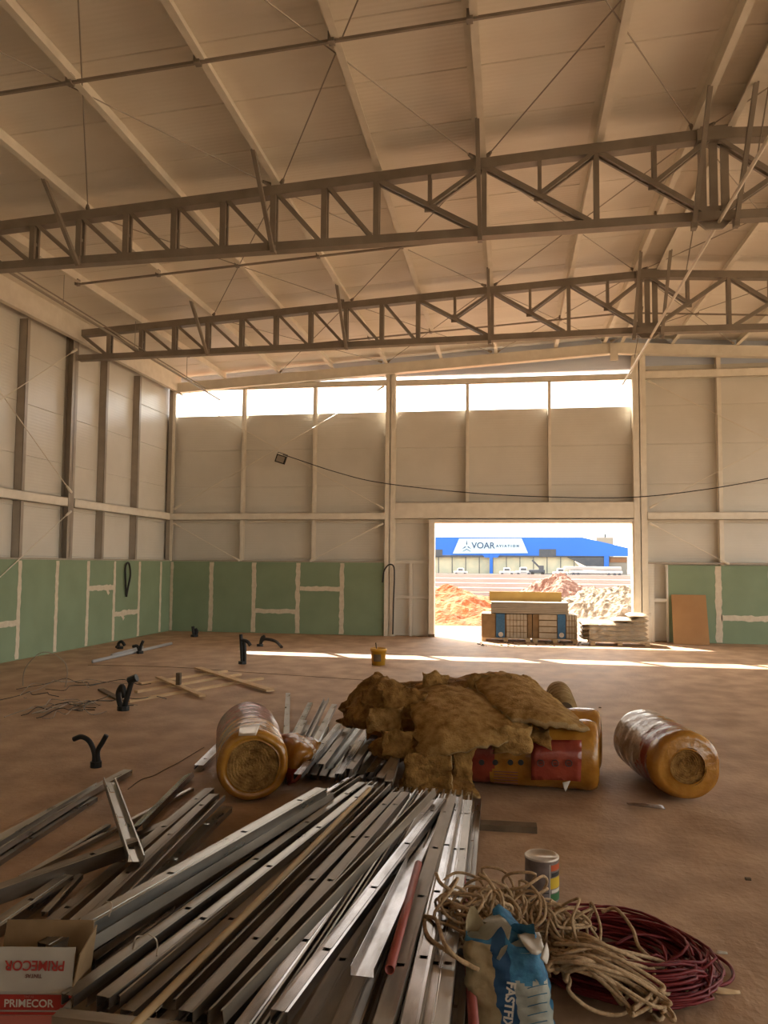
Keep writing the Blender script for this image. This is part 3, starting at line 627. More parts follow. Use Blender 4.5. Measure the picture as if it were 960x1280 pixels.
# sacks
u2 = lambda v, y=790: onY(v, y, 18.0).x
pl = pallet(u2(738), u2(812), 17.95, 18.75, label='low timber pallet under the plastic wrapped sacks')
def sack(name, x, y, z, L, W, Hh, rot, m, label, group, seed):
    n1, n2 = 14, 8; vs, fs = [], []
    for s_ in (1, -1):
        for i in range(n1+1):
            for j in range(n2+1):
                a, b = 2*i/n1-1, 2*j/n2-1; e = (1-abs(a)**4)*(1-abs(b)**3)
                hgt = Hh/2*(e**.5)*(1+.25*noise.noise((a*2+seed, b*2, s_*3.)))
                vs.append((a*L/2*(1+.03*noise.noise((b*3, seed, 0))), b*W/2, s_*hgt+Hh/2))
    N = (n1+1)*(n2+1)
    for s_ in range(2):
        for i in range(n1):
            for j in range(n2):
                k = s_*N+i*(n2+1)+j; q = (k, k+1, k+n2+2, k+n2+1); fs.append(q[::-1] if s_ == 0 else q)
    o = MB().add(vs, fs).build(name, m, smooth=True); o.location = (x, y, z); o.rotation_euler = (0, 0, rot); return tag(o, label, 'sack', group)
lay = [(4, .0), (4, .085), (3, .17), (2, .255), (1, .34), (1, .425)]
ri = 0
for j, (n_, dz) in enumerate([(4, 0), (4, .1), (4, .2), (4, .3), (2, .4), (1, .5)]):
    for i in range(n_):
        xx_ = u2(812)-.22-(.34*i); sack('cement_sack', xx_, 18.33+random.uniform(-.03, .03), .092+dz, .42, .7, .112, random.uniform(-.06, .06), M['sack'], 'tan paper sack of the wrapped pile, ' + ('topmost one' if j == 5 else '%s layer from the floor, %s from the right' % (ordn[j], ordn[i])), 'wrapped sacks on the pallet', ri); ri += 1
# wrap
wrp = MB(); X0, X1 = u2(736), u2(814)
nn = 26; vs, fs = [], []
for i in range(nn+1):
    for j in range(9):
        t = i/nn; x = X0+(X1-X0)*t; top = .50 + (.24*max(0, (t-.62)/.38) if t > .62 else 0); z = .05+(top-.05)*j/8
        vs.append((x, 17.93+.07*noise.noise((x*6, z*7, 2))-.05*math.sin(math.pi*j/8), z+.02*noise.noise((x*9, z, 5))))
for i in range(nn):
    for j in range(8): k = i*9+j; fs.append((k, k+9, k+10, k+1))
film = bpy.data.materials.new('cloudy wrap film'); film.use_nodes = True
B_ = film.node_tree.nodes['Principled BSDF']; B_.inputs['Base Color'].default_value = (.75, .66, .52, 1); B_.inputs['Alpha'].default_value = .32; B_.inputs['Roughness'].default_value = .25
wo_ = MB().add(vs, fs).build('plastic_wrap', film, smooth=True); tag(wo_, 'cloudy plastic film wrapped around the pile of sacks', 'plastic wrap')
bl = MB(); vs = []
pts = [onY(842, 806, 18.6), onY(887, 806.5, 18.6), onY(882, 744, YB-.02), onY(839, 743.5, YB-.02)]
pts[0].z = pts[1].z = 0.0
nrm_ = (pts[1]-pts[0]).cross(pts[3]-pts[0]).normalized()*-.018
ld = MB().add(pts+[p_+nrm_*-1 for p_ in pts], [(0, 1, 2, 3), (7, 6, 5, 4), (0, 4, 5, 1), (1, 5, 6, 2), (2, 6, 7, 3), (3, 7, 4, 0)]).build('leaning_board', M['mdf']); tag(ld, 'brown fibreboard sheet leaning on the green wall right of the doorway', 'board')
# crumbs by the pallets
cr_ = MB()
for k in range(70):
    p_ = onz(random.uniform(596, 740), random.uniform(803, 808)); s_ = random.uniform(.01, .035); cr_.box((p_.x, p_.y, 0), (p_.x+s_*1.6, p_.y+s_, s_*.6))
tag(cr_.build('debris', M['darkwood']), 'small dark debris scattered on the floor before the pallets', 'debris', kind='stuff')

# ------------------------------------------------------------------ things on the far floor
p = onz(473, 831); bk = empty('bucket', p, 'yellow plastic bucket with a stick on the floor before the wall', 'bucket')
def lathe(prof, c, name, m, parent=None, n=28, smooth=True):
    vs = [(c[0]+r_*math.cos(2*math.pi*k/n), c[1]+r_*math.sin(2*math.pi*k/n), c[2]+z) for r_, z in prof for k in range(n)]
    fs = [(i*n+k, i*n+(k+1) % n, (i+1)*n+(k+1) % n, (i+1)*n+k) for i in range(len(prof)-1) for k in range(n)]
    return MB().add(vs, fs).build(name, m, parent, smooth)
lathe([(.0, 0), (.115, 0), (.13, .24), (.145, .24), (.145, .285), (.132, .29), (.125, .24), (.112, .02), (0, .02)], p, 'shell', M['bucket'], bk)
MB().add([(p.x+.137*math.sin(a), p.y-.137*math.cos(a), p.z+z) for z in (.07, .19) for a in (-.5, -.25, 0, .25, .5)], [(i, i+1, i+6, i+5) for i in range(4)]).build('dark_label', M['darkwood'], bk)
MB().tube([(p.x, p.y, p.z+.03), (p.x-.05, p.y, p.z+.38)], .012, 6).build('stick', M['darkwood'], bk)
def stub(label, base, pts, r, extra=None):
    c = empty('conduit_stub', base, label, 'conduit')
    for q in pts: MB().tube(spline(q, 6), r, 8).build('conduit', M['black'], c, True)
    MB().tube([Vector(base)-Vector((0, 0, 0)), Vector(base)+Vector((0, 0, .05))], r*2.2, 9).build('collar', M['black'], c)
    return c
b0 = onz(154, 888); k_ = b0.y
c = stub('black slanting conduit stub with taped head beside the timber frame', b0, [[b0, onY(160, 868, k_), onY(166, 846, k_)], [b0, onY(150, 880, k_), onY(148, 866, k_+.03), onY(153, 858, k_), onY(156, 872, k_)]], .032)
MB().tube([onY(161, 851, k_), onY(171, 847, k_)], .045, 8).build('taped_head', M['black'], c)
for o in c.children:
    if o.name.startswith('conduit.') : pass
b0 = onz(303, 830); k_ = b0.y
c = stub('upright black conduit stub with a side arm left of the sunlit strip', b0, [[b0, onY(302, 812, k_), onY(301, 793, k_)], [b0+Vector((.04, 0, 0)), onY(306, 812, k_), onY(305, 802, k_)], [onY(301, 800, k_), onY(309, 802, k_), onY(313, 807, k_)]], .032)
b0 = onz(175, 817); k_ = b0.y
stub('small black conduit stub beside the pale tubes', b0, [[b0, onY(176, 808, k_), onY(179, 801, k_)], [b0, onY(172, 808, k_), onY(166, 808, k_)]], .03)
b0 = onz(150, 811); k_ = b0.y
stub('low black conduit stub curled by the left wall', b0, [[b0, onY(148, 805, k_), onY(152, 802, k_), onY(156, 807, k_)], [b0, onY(145, 808, k_)]], .03)
b0 = onz(243, 796); k_ = b0.y
stub('small black conduit stub near the corner of the green walls', b0, [[b0, onY(242, 790, k_), onY(241, 783, k_)], [b0, onY(246, 790, k_), onY(244, 786, k_)]], .04)
b0 = onz(325, 808); k_ = b0.y
stub('black conduit bent flat along the floor behind the sunlit strip', b0, [[b0, onY(328, 800, k_), onY(335, 799, k_), onY(345, 802, k_), onz(352, 809, .02)], [b0, onY(327, 798, k_), onY(331, 795, k_)]], .032)
b0 = onz(120, 959); k_ = b0.y
stub('forked black conduit stub rising from the floor at left', b0, [[b0+Vector((-.02, 0, 0)), onY(118, 942, k_), onY(112, 927, k_), onY(102, 921, k_), onY(92, 924, k_)], [b0+Vector((.03, 0, 0)), onY(122, 940, k_), onY(128, 928, k_), onY(133, 919, k_)]], .022)
# timber frame
def stick(name, a, b, wd, ht, m, parent=None, z=0.):
    a = Vector(a); b = Vector(b); a.z = b.z = z+ht/2; return MB().bar(a, b, wd, ht).build(name, m, parent)
tf = empty('timber_frame', onz(230, 860), 'ladder-like frame of pale timber battens lying on the floor', 'timber frame')
for a, b in (((175, 856), (283, 840)), ((170, 866), (300, 844)), ((160, 878), (328, 849))): stick('rail', onz(*a), onz(*b), .07, .03, M['wood'], tf)
stick('cross_piece', onz(247, 838), onz(338, 867), .12, .025, M['wood'], tf, .03); stick('cross_piece', onz(198, 850), onz(253, 874), .09, .025, M['wood'], tf, .03); stick('cross_piece', onz(126, 863), onz(152, 877), .08, .025, M['darkwood'], tf, .0)
sb = onz(223, 861); MB().box((sb.x-.03, sb.y-.03, 0.05), (sb.x+.03, sb.y+.03, .22)).build('upright_block', M['darkwood'], tf)
for a, b, l in (((116, 829), (214, 806), 'longer pale metal tube lying near the left wall'), ((140, 821), (178, 811), 'shorter pale metal tube lying near the left wall')):
    o = MB().tube([onz(*a)+Vector((0, 0, .03)), onz(*b)+Vector((0, 0, .03))], .03, 8).build('metal_tube', M['hwhite'], smooth=True); tag(o, l, 'tube')
# loose wires on the floor at left
for k in range(14):
    cx, cy = random.uniform(-15, 90), random.uniform(852, 905); rr = random.uniform(60, 130)
    pts = []
    for i in range(9):
        t = i/8; pts.append(onz(cx+rr*t*1.2+random.uniform(-6, 6), cy-10*math.sin(t*3)-8*t+random.uniform(-4, 4), .008+.04*random.random()))
    o = MB().tube(spline(pts, 5), .005, 4).build('loose_wire', M['rods' if k % 2 else 'black']); tag(o, 'thin wire straggling over the floor at the left edge', 'wire', 'loose wires on the left floor')
o = MB().tube(spline([onY(28, 862, 10.2), onY(32, 835, 10.2), onY(55, 815, 10.2), onY(82, 830, 10.2), onY(80, 862, 10.2), onY(60, 880, 9.9), onz(30, 872, .02)], 8), .007, 4).build('loose_wire', M['rods']); tag(o, 'thin wire springing up in a round arch from the floor at left', 'wire')
for a, b in (((110, 830), (470, 850)), ((160, 985), (255, 935))):
    o = MB().tube(spline([onz(a[0]+(b[0]-a[0])*t/6, a[1]+(b[1]-a[1])*t/6+random.uniform(-2, 2), .005) for t in range(7)], 4), .004, 4).build('floor_string', M['darkwood']); tag(o, 'thin dark string lying on the floor %s' % ('behind the insulation pile' if b[0] > 400 else 'between the forked stub and the left roll'), 'string')

# ------------------------------------------------------------------ metal profiles
SC = {}
def stud_mesh(L, wd, ht, kind, holes):
    key = (round(L, 1), wd, ht, kind, holes)
    if key in SC: return SC[key]
    L = round(L, 1)
    # open profile across: lip, flange, web (split in 3 for the slots), flange, lip
    a = wd/2; lip = min(.008, a*.4); s_ = .016
    if kind == 'track': P = [(-a, -ht), (-a, 0), (-s_, 0), (s_, 0), (a, 0), (a, -ht)]; wi = 2
    else: P = [(-a+lip, -ht), (-a, -ht), (-a, 0), (-a*.45, -.0016), (-s_ if a > .02 else -a*.3, 0), (s_ if a > .02 else a*.3, 0), (a*.45, -.0016), (a, 0), (a, -ht), (a-lip, -ht)]; wi = 4
    st = [0.]; hs_ = []
    if holes:
        x = .28
        while x < L-.2: st += [x-.012, x+.012]; hs_.append(len(st)-2); x += .6
    st.append(L); n = len(P); vs = [(x, y, z) for x in st for y, z in P]; fs = []
    for i in range(len(st)-1):
        for j in range(n-1):
            if i in hs_ and j == wi: continue
            fs.append((i*n+j, (i+1)*n+j, (i+1)*n+j+1, i*n+j+1))
    me = bpy.data.meshes.new('metal_stud'); me.from_pydata(vs, [], fs); me.update()
    SC[key] = me; return me
nst = [0]
def stud(a, za, b, zb, wd=.07, ht=.035, roll=0., m='galv', kind='stud', holes=True, label=None, group=None, name='metal_stud'):
    """from pixel a at height za to pixel b at height zb (height of the top face)"""
    p = onz(a[0], a[1], za) if len(a) == 2 else Vector(a); q = onz(b[0], b[1], zb) if len(b) == 2 else Vector(b)
    d = q-p; L = d.length; me = stud_mesh(L, wd, ht, kind, holes)
    key = (me.name, m)
    if key not in SC:
        mm = me.copy(); mm.materials.clear(); mm.materials.append(M[m]); SC[key] = mm
    o = bpy.data.objects.new(name, SC[key]); COL.objects.link(o)
    x = d.normalized(); y = Vector((0, 0, 1)).cross(x).normalized(); z = x.cross(y)
    R = Matrix((x, y, z)).transposed().to_4x4() @ Matrix.Rotation(math.radians(roll), 4, 'X')
    o.matrix_world = Matrix.Translation(p) @ R
    md = o.modifiers.new('gauge', 'SOLIDIFY'); md.thickness = .0016; md.offset = 0
    nst[0] += 1
    tag(o, label or 'plain galvanised steel stud packed among the others in the fanned pile', 'metal stud', group if group else (None if label else 'studs of the fanned pile')); return o
G = 'loose studs at the left foreground'
# loose profiles at the left
stud((160, 962), .05, (-30, 1062), .05, .075, .04, m='galv', label='long pale steel track at the far left edge of the loose profiles', kind='track', holes=False)
stud((126, 984), .04, (-30, 1082), .04, .07, .035, roll=180, m='galv', label='long open steel channel lying beside the long pale track at left')
stud((118, 996), .03, (-30, 1092), .03, .05, .03, m='galv', label='narrow steel channel just below the long open one at left')
stud((136, 978), .13, (170, 1078), .14, .085, .035, roll=172, m='galv', label='short open channel laid crosswise over the left profiles')
stud((236, 967), .04, (173, 1030), .08, .07, .035, roll=20, m='galv3', label='short bright steel channel pointing at the left insulation roll')
stud((300, 905), .05, (250, 955), .05, .08, .035, m='galv3', label='bright steel channel end sticking out behind the left insulation roll')
stud((240, 985), .03, (20, 1098), .04, .03, .02, m='galv', label='thin steel strip under the short crosswise channel, upper one', holes=False)
stud((136, 1030), .05, (20, 1100), .03, .03, .02, m='galv', label='thin steel strip left of the short crosswise channel', holes=False)
stud((270, 1000), .03, (40, 1100), .03, .06, .02, m='galv2', label='dull channel lying under the short crosswise channel, lower one')
stud((172, 1048), .16, (-30, 1118), .12, .075, .075, m='galv2', label='deep steel profile with a pale scuffed end at the left edge')
stud((84, 1093), .10, (-30, 1172), .06, .075, .05, m='galv', label='steel stud with square slots ending short of the carton')
stud((100, 1092), .08, (50, 1146), .05, .035, .025, m='galv', label='short narrow strip lying between the carton and the short stud', holes=False)
stud((268, 992), .10, (80, 1165), .12, .07, .035, m='galv2', label='dull stud running down from the left roll, leftmost')
stud((275, 1000), .13, (105, 1172), .14, .07, .035, m='galv2', roll=180, label='dull open stud running down from the left roll, second')
stud((284, 1008), .09, (130, 1160), .10, .07, .035, m='galv', label='dull stud running down from the left roll, third')
stud((262, 985), .05, (30, 1180), .05, .07, .035, m='galv2', label='dull stud lowest of those running down from the left roll')
# big pair
stud((402, 985), .35, (60, 1178), .35, .075, .045, m='galv', label='long stud topmost of the tied pair left of the big fan')
stud((410, 991), .30, (66, 1196), .28, .075, .045, roll=12, m='galv2', label='lower stud of the tied pair left of the big fan')
stud((414, 1000), .22, (70, 1215), .2, .07, .04, m='galv2', label='stud deep under the tied pair left of the big fan')
# main fan, top layer
stud((452, 978), .27, (92, 1238), .27, .052, .036, m='galv', label='stud with a closed square end at the left front of the fan')
stud((464, 982), .28, (118, 1254), .28, .052, .036, m='galv', label='stud beside the one with the closed end, its front end showing')
stud((446, 975), .22, (76, 1222), .2, .05, .03, m='galv2', roll=180, holes=False)
stud((438, 972), .19, (70, 1210), .17, .05, .03, m='galv3', holes=False)
stud((474, 984), .24, (160, 1262), .24, .052, .036, m='galv2')
stud((470, 985), .20, (130, 1268), .2, .052, .036, m='galv2', roll=180)
stud((484, 986), .25, (205, 1268), .24, .052, .036, m='galv2', roll=180)
bt = MB().tube([onz(462, 986, .30), onz(150, 1300, .33)], .014, 8).build('wooden_batten', M['batten'], smooth=True); tag(bt, 'long thin pale wooden rod lying along the fan of studs', 'wooden rod')
stud((478, 984), .18, (250, 1268), .2, .052, .036, m='galv2')
stud((495, 990), .29, (228, 1268), .30, .052, .036, m='galv2', label='worn stud with large oval slot, left of the worn pair at the fan centre')
stud((507, 990), .29, (262, 1275), .30, .052, .036, m='galv2', label='worn stud with large oval slot, right of the worn pair at the fan centre')
stud((516, 992), .26, (300, 1285), .27, .052, .036, m='galv3')
stud((524, 994), .25, (330, 1290), .24, .052, .036, m='galv', roll=180)
stud((531, 996), .24, (345, 1295), .22, .052, .036, m='galv3')
stud((540, 994), .36, (262, 1290), .36, .05, .04, roll=188, m='galv2', label='open brownish channel crossing over the fan of studs', holes=False)
stud((552, 998), .33, (350, 1262), .40, .056, .04, m='galv3', label='bright stud with a crimped end lying on top of the fan centre')
stud((548, 1015), .27, (452, 1222), .36, .08, .03, roll=180, m='galv3', label='short wide open channel ending above the lower studs of the fan', kind='track', holes=False)
for k, (ax_, bx_, mm, rl) in enumerate([(538, 372, 'galv2', 0), (543, 394, 'galv2', 0), (548, 416, 'galv2', 0), (553, 438, 'galv', 0), (558, 458, 'galv2', 180), (563, 476, 'galv2', 90), (568, 494, 'galv3', 0), (573, 512, 'galv2', 180), (578, 528, 'galv3', 0), (585, 548, 'galv', 0)]):
    stud((ax_, 1000), .26 if rl != 90 else .29, (bx_, 1300), .27, .054, .036, roll=rl, m=mm, label='stud in the right half of the fan, %s counting from the fan middle' % ordn[k], group='studs of the right half of the fan')
stud((562, 998), .31, (472, 1300), .33, .06, .05, m='galv2', label='tall dark stud left of the short red tube')
stud((570, 996), .29, (508, 1300), .31, .055, .035, m='galv3', label='bright stud under the short red tube')
stud((594, 998), .10, (562, 1300), .12, .085, .045, m='galv', label='wide pale stud at the right edge of the fan')
stud((588, 1000), .16, (545, 1300), .18, .056, .04, m='galv')
stud((586, 1005), .05, (575, 1290), .05, .056, .04, m='galv2')
tl = [(456, 977, 100, 1246), (468, 983, 140, 1258), (481, 985, 186, 1265), (487, 987, 214, 1268), (500, 990, 244, 1270), (512, 991, 282, 1280), (520, 993, 316, 1288), (527, 995, 338, 1292), (535, 997, 356, 1296), (536, 998, 384, 1300), (546, 999, 405, 1300), (551, 999, 428, 1300), (556, 999, 448, 1300), (561, 999, 467, 1300), (566, 999, 485, 1300), (575, 1000, 520, 1300), (582, 1000, 538, 1300)]
for k, (fx, fy, nx, ny) in enumerate(tl):
    z_ = .225+.012*(k % 2); stud((fx, fy), z_, (nx, ny), z_, .05, .034, roll=180 if k % 3 == 1 else 0, m=['galv2', 'galv', 'galv3', 'galv2'][k % 4], label='narrow stud in the upper layer of the fan, %s from its left edge' % ordn[k], group='narrow studs of the upper fan layer')
# lower layers
for j in range(3):
    z_ = (.06, .12, .18)[j]; nl = (22, 20, 19)[j]
    for k in range(nl):
        t = (k+.5*(j % 2))/nl; fx = 415+(590-415)*t+random.uniform(-3, 3); nx = 60+(560-60)*t+random.uniform(-8, 8); ny = 1195+110*min(1, t*2.2)
        stud((fx, 985+10*t), z_+random.uniform(-.01, .01), (nx, ny), z_+random.uniform(-.01, .01), .052, .036, roll=random.choice([0, 0, 180]), m=random.choice(['galv', 'galv2', 'galv2', 'galv3']))
# far bundle behind, with ends towards us
far = [((360, 866), (357, 940)), ((388, 878), (362, 930)), ((408, 876), (378, 938)), ((418, 880), (382, 950)), ((436, 892), (392, 948)), ((446, 896), (402, 955)), ((455, 905), (412, 962)), ((466, 902), (424, 966)), ((478, 905), (436, 962)), ((492, 910), (450, 968)), ((503, 912), (462, 965)), ((514, 918), (474, 972)), ((380, 900), (350, 960)), ((424, 905), (372, 968)), ((500, 930), (486, 975))]
for k, (a, b) in enumerate(far):
    z_ = (.12, .14, .16, .18)[k % 4] if k < 5 else .16+.05*(k % 3)
    stud(a, z_, b, z_+.02, .056, .036, m=['galv', 'galv3', 'galv2'][k % 3], roll=180 if k in (2, 6) else 0, label='galvanised stud in the rear bundle between the left roll and the wool pile', group='studs of the rear bundle')
for k in range(12):
    t = k/11; stud((375+120*t, 905+12*t), .07, (345+130*t, 965+8*t), .07, .055, .035, m='galv2', label='galvanised stud in the rear bundle between the left roll and the wool pile', group='studs of the rear bundle')
# binding wires
for pts, l in (([onz(136, 1146, .36), onz(140, 1130, .38), onz(133, 1127, .37)], 'thin wire tie on the tied pair of studs'), ([onz(196, 1195, .33), onz(196, 1176, .35), onz(186, 1168, .33)], 'thin wire loop on the front end of the fan, right one'), ([onz(166, 1186, .3), onz(170, 1172, .34), onz(178, 1170, .3)], 'thin wire loop on the front end of the fan, left one')):
    o = MB().tube(spline(pts, 5), .003, 5).build('wire_tie', M['tin']); tag(o, l, 'wire')
# red tubes
rp = MB(); n = 14
def hollow(p, q, r, name, m, label):
    d = (q-p).normalized(); a = d.orthogonal().normalized(); b = d.cross(a); n = 16; vs = []
    for c_, rr in ((p, r), (q, r), (q, r*.82), (p, r*.82)): vs += [c_+(a*math.cos(2*math.pi*k/n)+b*math.sin(2*math.pi*k/n))*rr for k in range(n)]
    fs = [(i*n+k, i*n+(k+1) % n, ((i+1) % 4)*n+(k+1) % n, ((i+1) % 4)*n+k) for i in range(4) for k in range(n)]
    o = MB().add(vs, fs).build(name, m, smooth=True); return tag(o, label, 'tube')
hollow(onz(523, 1080, .36), onz(487, 1212, .38), .017, 'red_tube', M['redpipe'], 'short dull red tube lying on the studs')
hollow(onz(570, 1008, .22), onz(594, 1300, .14), .019, 'red_tube', M['redpipe'], 'long dull red tube at the right edge of the studs, passing under the cream rope')
tag(stick('wood_offcut', onz(598, 1035), onz(671, 1039), .10, .04, M['darkwood']), 'dark timber offcut on the floor right of the studs', 'timber')
tag(MB().bar(onz(70, 1273, .26), onz(240, 1292, .26), .05, .04).build('front_channel', M['galv']), 'grey channel crossing the bottom edge beside the carton', 'metal channel')

# ------------------------------------------------------------------ insulation rolls
def roll_obj(label, p0, p1, r, seed, red=(.1, .5), name='insulation_roll', clear=None, core=.55, front_sharp=1.):
    """wrapped roll from front centre p0 to back centre p1"""
    p0, p1 = Vector(p0), Vector(p1); d = (p1-p0).normalized(); L = (p1-p0).length
    a = d.cross(Vector((0, 0, 1))).normalized(); b = a.cross(d).normalized(); n, k_ = 56, 44
    t = empty(name, (p0.x, p0.y, 0), label, 'insulation roll')
    prof = [(-.012, core*r), (.0, core*r*1.08), (-.02, .8*r), (-.005, .93*r), (.03, .985*r)]
    vs, fs, mi = [], [], []
    ts = [i/k_ for i in range(k_+1)]
    rows = [(x, rr, 0) for x, rr in prof]+[(.05+(L-.1)*q, r, 1) for q in ts]+[(L-.03, .985*r, 0), (L, .9*r, 0), (L+.01, .3*r, 0)]
    for x, rr, body in rows:
        for i in range(n):
            th = 2*math.pi*i/n; wv = .035*noise.noise((x*3+seed, math.cos(th)*1.5, math.sin(th)*1.5)) + .018*noise.noise((x*16+seed, math.cos(th)*2+th*.3, math.sin(th)*2))
            if body: wv += .008*math.sin(x*38+2*math.sin(th*2+seed))
            q = rr*(1+wv); sq = 1-.05*max(0, -math.sin(th))
            vs.append(p0+d*x+a*(math.cos(th)*q)+b*(math.sin(th)*q*sq))
    for i in range(len(rows)-1):
        for j in range(n):
            fs.append((i*n+j, i*n+(j+1) % n, (i+1)*n+(j+1) % n, (i+1)*n+j))
            x = rows[i][0]/L; m_ = 0; nz_ = noise.noise((x*4+seed, j*.13, 0))*.12
            if rows[i][2]:
                if red[0] < x+nz_ < red[1]: m_ = 1
                if clear and clear[0] < x+nz_*2 < clear[1] : m_ = 2
            mi.append(m_)
    mb = MB(); mb.v = [tuple(v) for v in vs]; mb.f = fs; mb.m = mi
    mb.build('plastic_sleeve', [M['amber'], M['redfilm'], M['clearfilm']], t, True)
    # wound wool seen in the end, in spiral ridges
    vs, fs = [], []; R_ = core*r*1.1; nr = 30
    for i in range(nr+1):
        for j in range(n):
            th = 2*math.pi*j/n; rr = R_*i/nr; z_ = .04*(1-i/nr)+.0035*math.sin(2*math.pi*(i/nr*9+j/n+.8*noise.noise((math.cos(th)*1.5, math.sin(th)*1.5, seed))))+.012*noise.noise((math.cos(th)*rr*14, math.sin(th)*rr*14, seed))+.006*noise.noise((math.cos(th)*rr*45, math.sin(th)*rr*45, seed))
            vs.append(p0+d*(z_)+a*(math.cos(th)*rr)+b*(math.sin(th)*rr))
    for i in range(nr):
        for j in range(n): fs.append((i*n+j, (i+1)*n+j, (i+1)*n+(j+1) % n, i*n+(j+1) % n))
    MB().add(vs, fs).build('wound_wool_end', M['wool'], t, True)
    return t
r = .265
fc = Vector((-1.86, 5.62, r)); bc = Vector((-2.29, 6.75, r))
lr = roll_obj('amber wrapped insulation roll lying by the studs at left', fc, bc, r, 2, (.42, .95), core=.72)
def crump(name, pts, m, parent, seed, amp=.02, n=10, th=.002):
    P = [[Vector(p) for p in row] for row in pts]; return sheet(name, P, m, parent, seed, amp, n, th)
def sheet(name, ctrl, m, parent=None, seed=0, amp=.02, n=6, th=.06, fine=.0, edge=0.):
    """spline surface through a grid of control points, thickened along its normal, with noise"""
    rows = [spline(r_, n) for r_ in ctrl]; cols = list(zip(*rows)); cols = [spline(list(c_), n) for c_ in cols]
    W_, H2 = len(cols), len(cols[0]); g = [[cols[i][j] for j in range(H2)] for i in range(W_)]
    vs = []; nor = []
    for i in range(W_):
        for j in range(H2):
            u_ = g[min(i+1, W_-1)][j]-g[max(i-1, 0)][j]; v_ = g[i][min(j+1, H2-1)]-g[i][max(j-1, 0)]; nn_ = u_.cross(v_)
            nn_ = nn_.normalized() if nn_.length > 1e-9 else Vector((0, 0, 1)); nor.append(nn_)
    sg_ = 1 if sum(n_.z-.6*n_.y for n_ in nor) > 0 else -1
    for side in (1, -1):
        for i in range(W_):
            for j in range(H2):
                p = g[i][j]; nn_ = nor[i*H2+j]*sg_
                dd = amp*noise.fractal(p*5+Vector((seed, side*3, 0)), 1.0, 2.1, 3)+fine*noise.noise(p*38+Vector((seed, side*5, 0)))
                eb = min(i, W_-1-i, j, H2-1-j); kx = 1 if eb > 1 else (.86 if eb == 1 else .55)
                q = p+nn_*(side*th/2*kx+dd)
                if edge and eb == 0: q += Vector((noise.noise(p*17), noise.noise(p*17+Vector((5, 5, 5))), noise.noise(p*17+Vector((9, 2, 5)))))*edge
                vs.append(q)
    N = W_*H2; fs = []
    for s_ in range(2):
        for i in range(W_-1):
            for j in range(H2-1):
                k = s_*N+i*H2+j; q = (k, k+1, k+H2+1, k+H2); fs.append(q if (s_ == 0) else q[::-1])
    rim0 = len(fs)
    for i in range(W_-1):
        k = i*H2; fs.append((k, k+H2, N+k+H2, N+k)); k = i*H2+H2-1; fs.append((k, N+k, N+k+H2, k+H2))
    for j in range(H2-1):
        k = j; fs.append((k, N+k, N+k+1, k+1)); k = (W_-1)*H2+j; fs.append((k, k+1, N+k+1, N+k))
    mb_ = MB().add(vs, fs)
    if isinstance(m, (list, tuple)): mb_.m = [0]*rim0+[1]*(len(fs)-rim0)
    return mb_.build(name, m, parent, True)
Q = onY
fl_ = [[Q(350, 918, 6.35), Q(357, 935, 6.2), Q(356, 952, 6.1), Q(362, 975, 6.05)],
       [Q(364, 918, 6.3), Q(372, 934, 6.05), Q(370, 955, 6.0), Q(368, 972, 6.0)],
       [Q(385, 922, 6.35), Q(388, 938, 6.1), Q(383, 952, 6.05), Q(374, 968, 6.05)],
       [Q(402, 928, 6.4), Q(396, 940, 6.2), Q(388, 948, 6.15), Q(378, 962, 6.1)]]
sheet('torn_sleeve_flap', fl_, M['amber'], lr, 3, .035, 6, .004)
sheet('torn_sleeve_flap', [[p + Vector((.0, -.03, -.03)) for p in row[2:]] for row in fl_[:3]], M['redfilm'], lr, 9, .02, 5, .004)
sheet('taped_patch', [[onz(300, 908, .545), onz(325, 905, .548)], [onz(298, 920, .545), onz(320, 919, .548)]], M['tin'], lr, 1, .003, 4, .003)
rr_ = roll_obj('amber wrapped insulation roll lying alone on the floor at right', (1.30, 6.22, .262), (1.12, 7.15, .262), .262, 11, (.12, .42), clear=(.42, 1.1), core=.50)
sheet('loose_film_tail', [[onz(783, 1003, .03), onz(800, 1004, .05), onz(828, 1006, .04)], [onz(786, 1006, .01), onz(802, 1008, .01), onz(832, 1012, .01)]], M['clearfilm'], rr_, 5, .008, 4, .003)
# bundle of rolls under the wool
def bundle(label, x0, x1, y, z, r, seed, red, sides=True):
    t = roll_obj(label, (x1, y, z), (x0, y+.05, z), r, seed, red, core=.5); return t
b1 = bundle('amber wrapped roll in front under the wool, with red print and round marks', -.34, .66, 6.45, .265, .27, 21, (.78, .97))
b2 = bundle('amber wrapped roll behind the front one under the wool', -.30, .74, 7.0, .265, .26, 31, (2, 3))
b3 = roll_obj('amber wrapped roll leaning beneath the left part of the wool', (-.42, 6.7, .26), (-1.15, 7.1, .26), .25, 41, (2, 3), core=.5)
yf = 6.45-.285
lab = sheet('red_label_panel', [[Q(664, 925, yf+.06), Q(664, 945, yf-.0), Q(664, 975, yf+.015)], [Q(695, 925, yf+.06), Q(695, 945, yf-.0), Q(695, 975, yf+.015)], [Q(727, 925, yf+.06), Q(727, 946, yf-.0), Q(726, 977, yf+.015)]], M['redfilm'], b1, 2, .006, 5, .004)
for x_ in (676, 694, 711):
    c_ = Q(x_, 954, yf-.012); rg = MB()
    rg.tube([c_+Vector((.024*math.cos(a), 0, .024*math.sin(a))) for a in [i*math.pi/8 for i in range(17)]], .0035, 5); rg.box((c_.x-.012, c_.y-.002, c_.z-.003), (c_.x+.012, c_.y, c_.z+.003)); rg.build('round_symbol', M['black'], lab)
for i_, x_ in enumerate((602, 619, 638, 651)): c_ = Q(x_, 953, yf-.012); MB().tube([c_, c_+Vector((0, -.003, 0))], .022, 12).build('round_symbol', M['black'], b1)
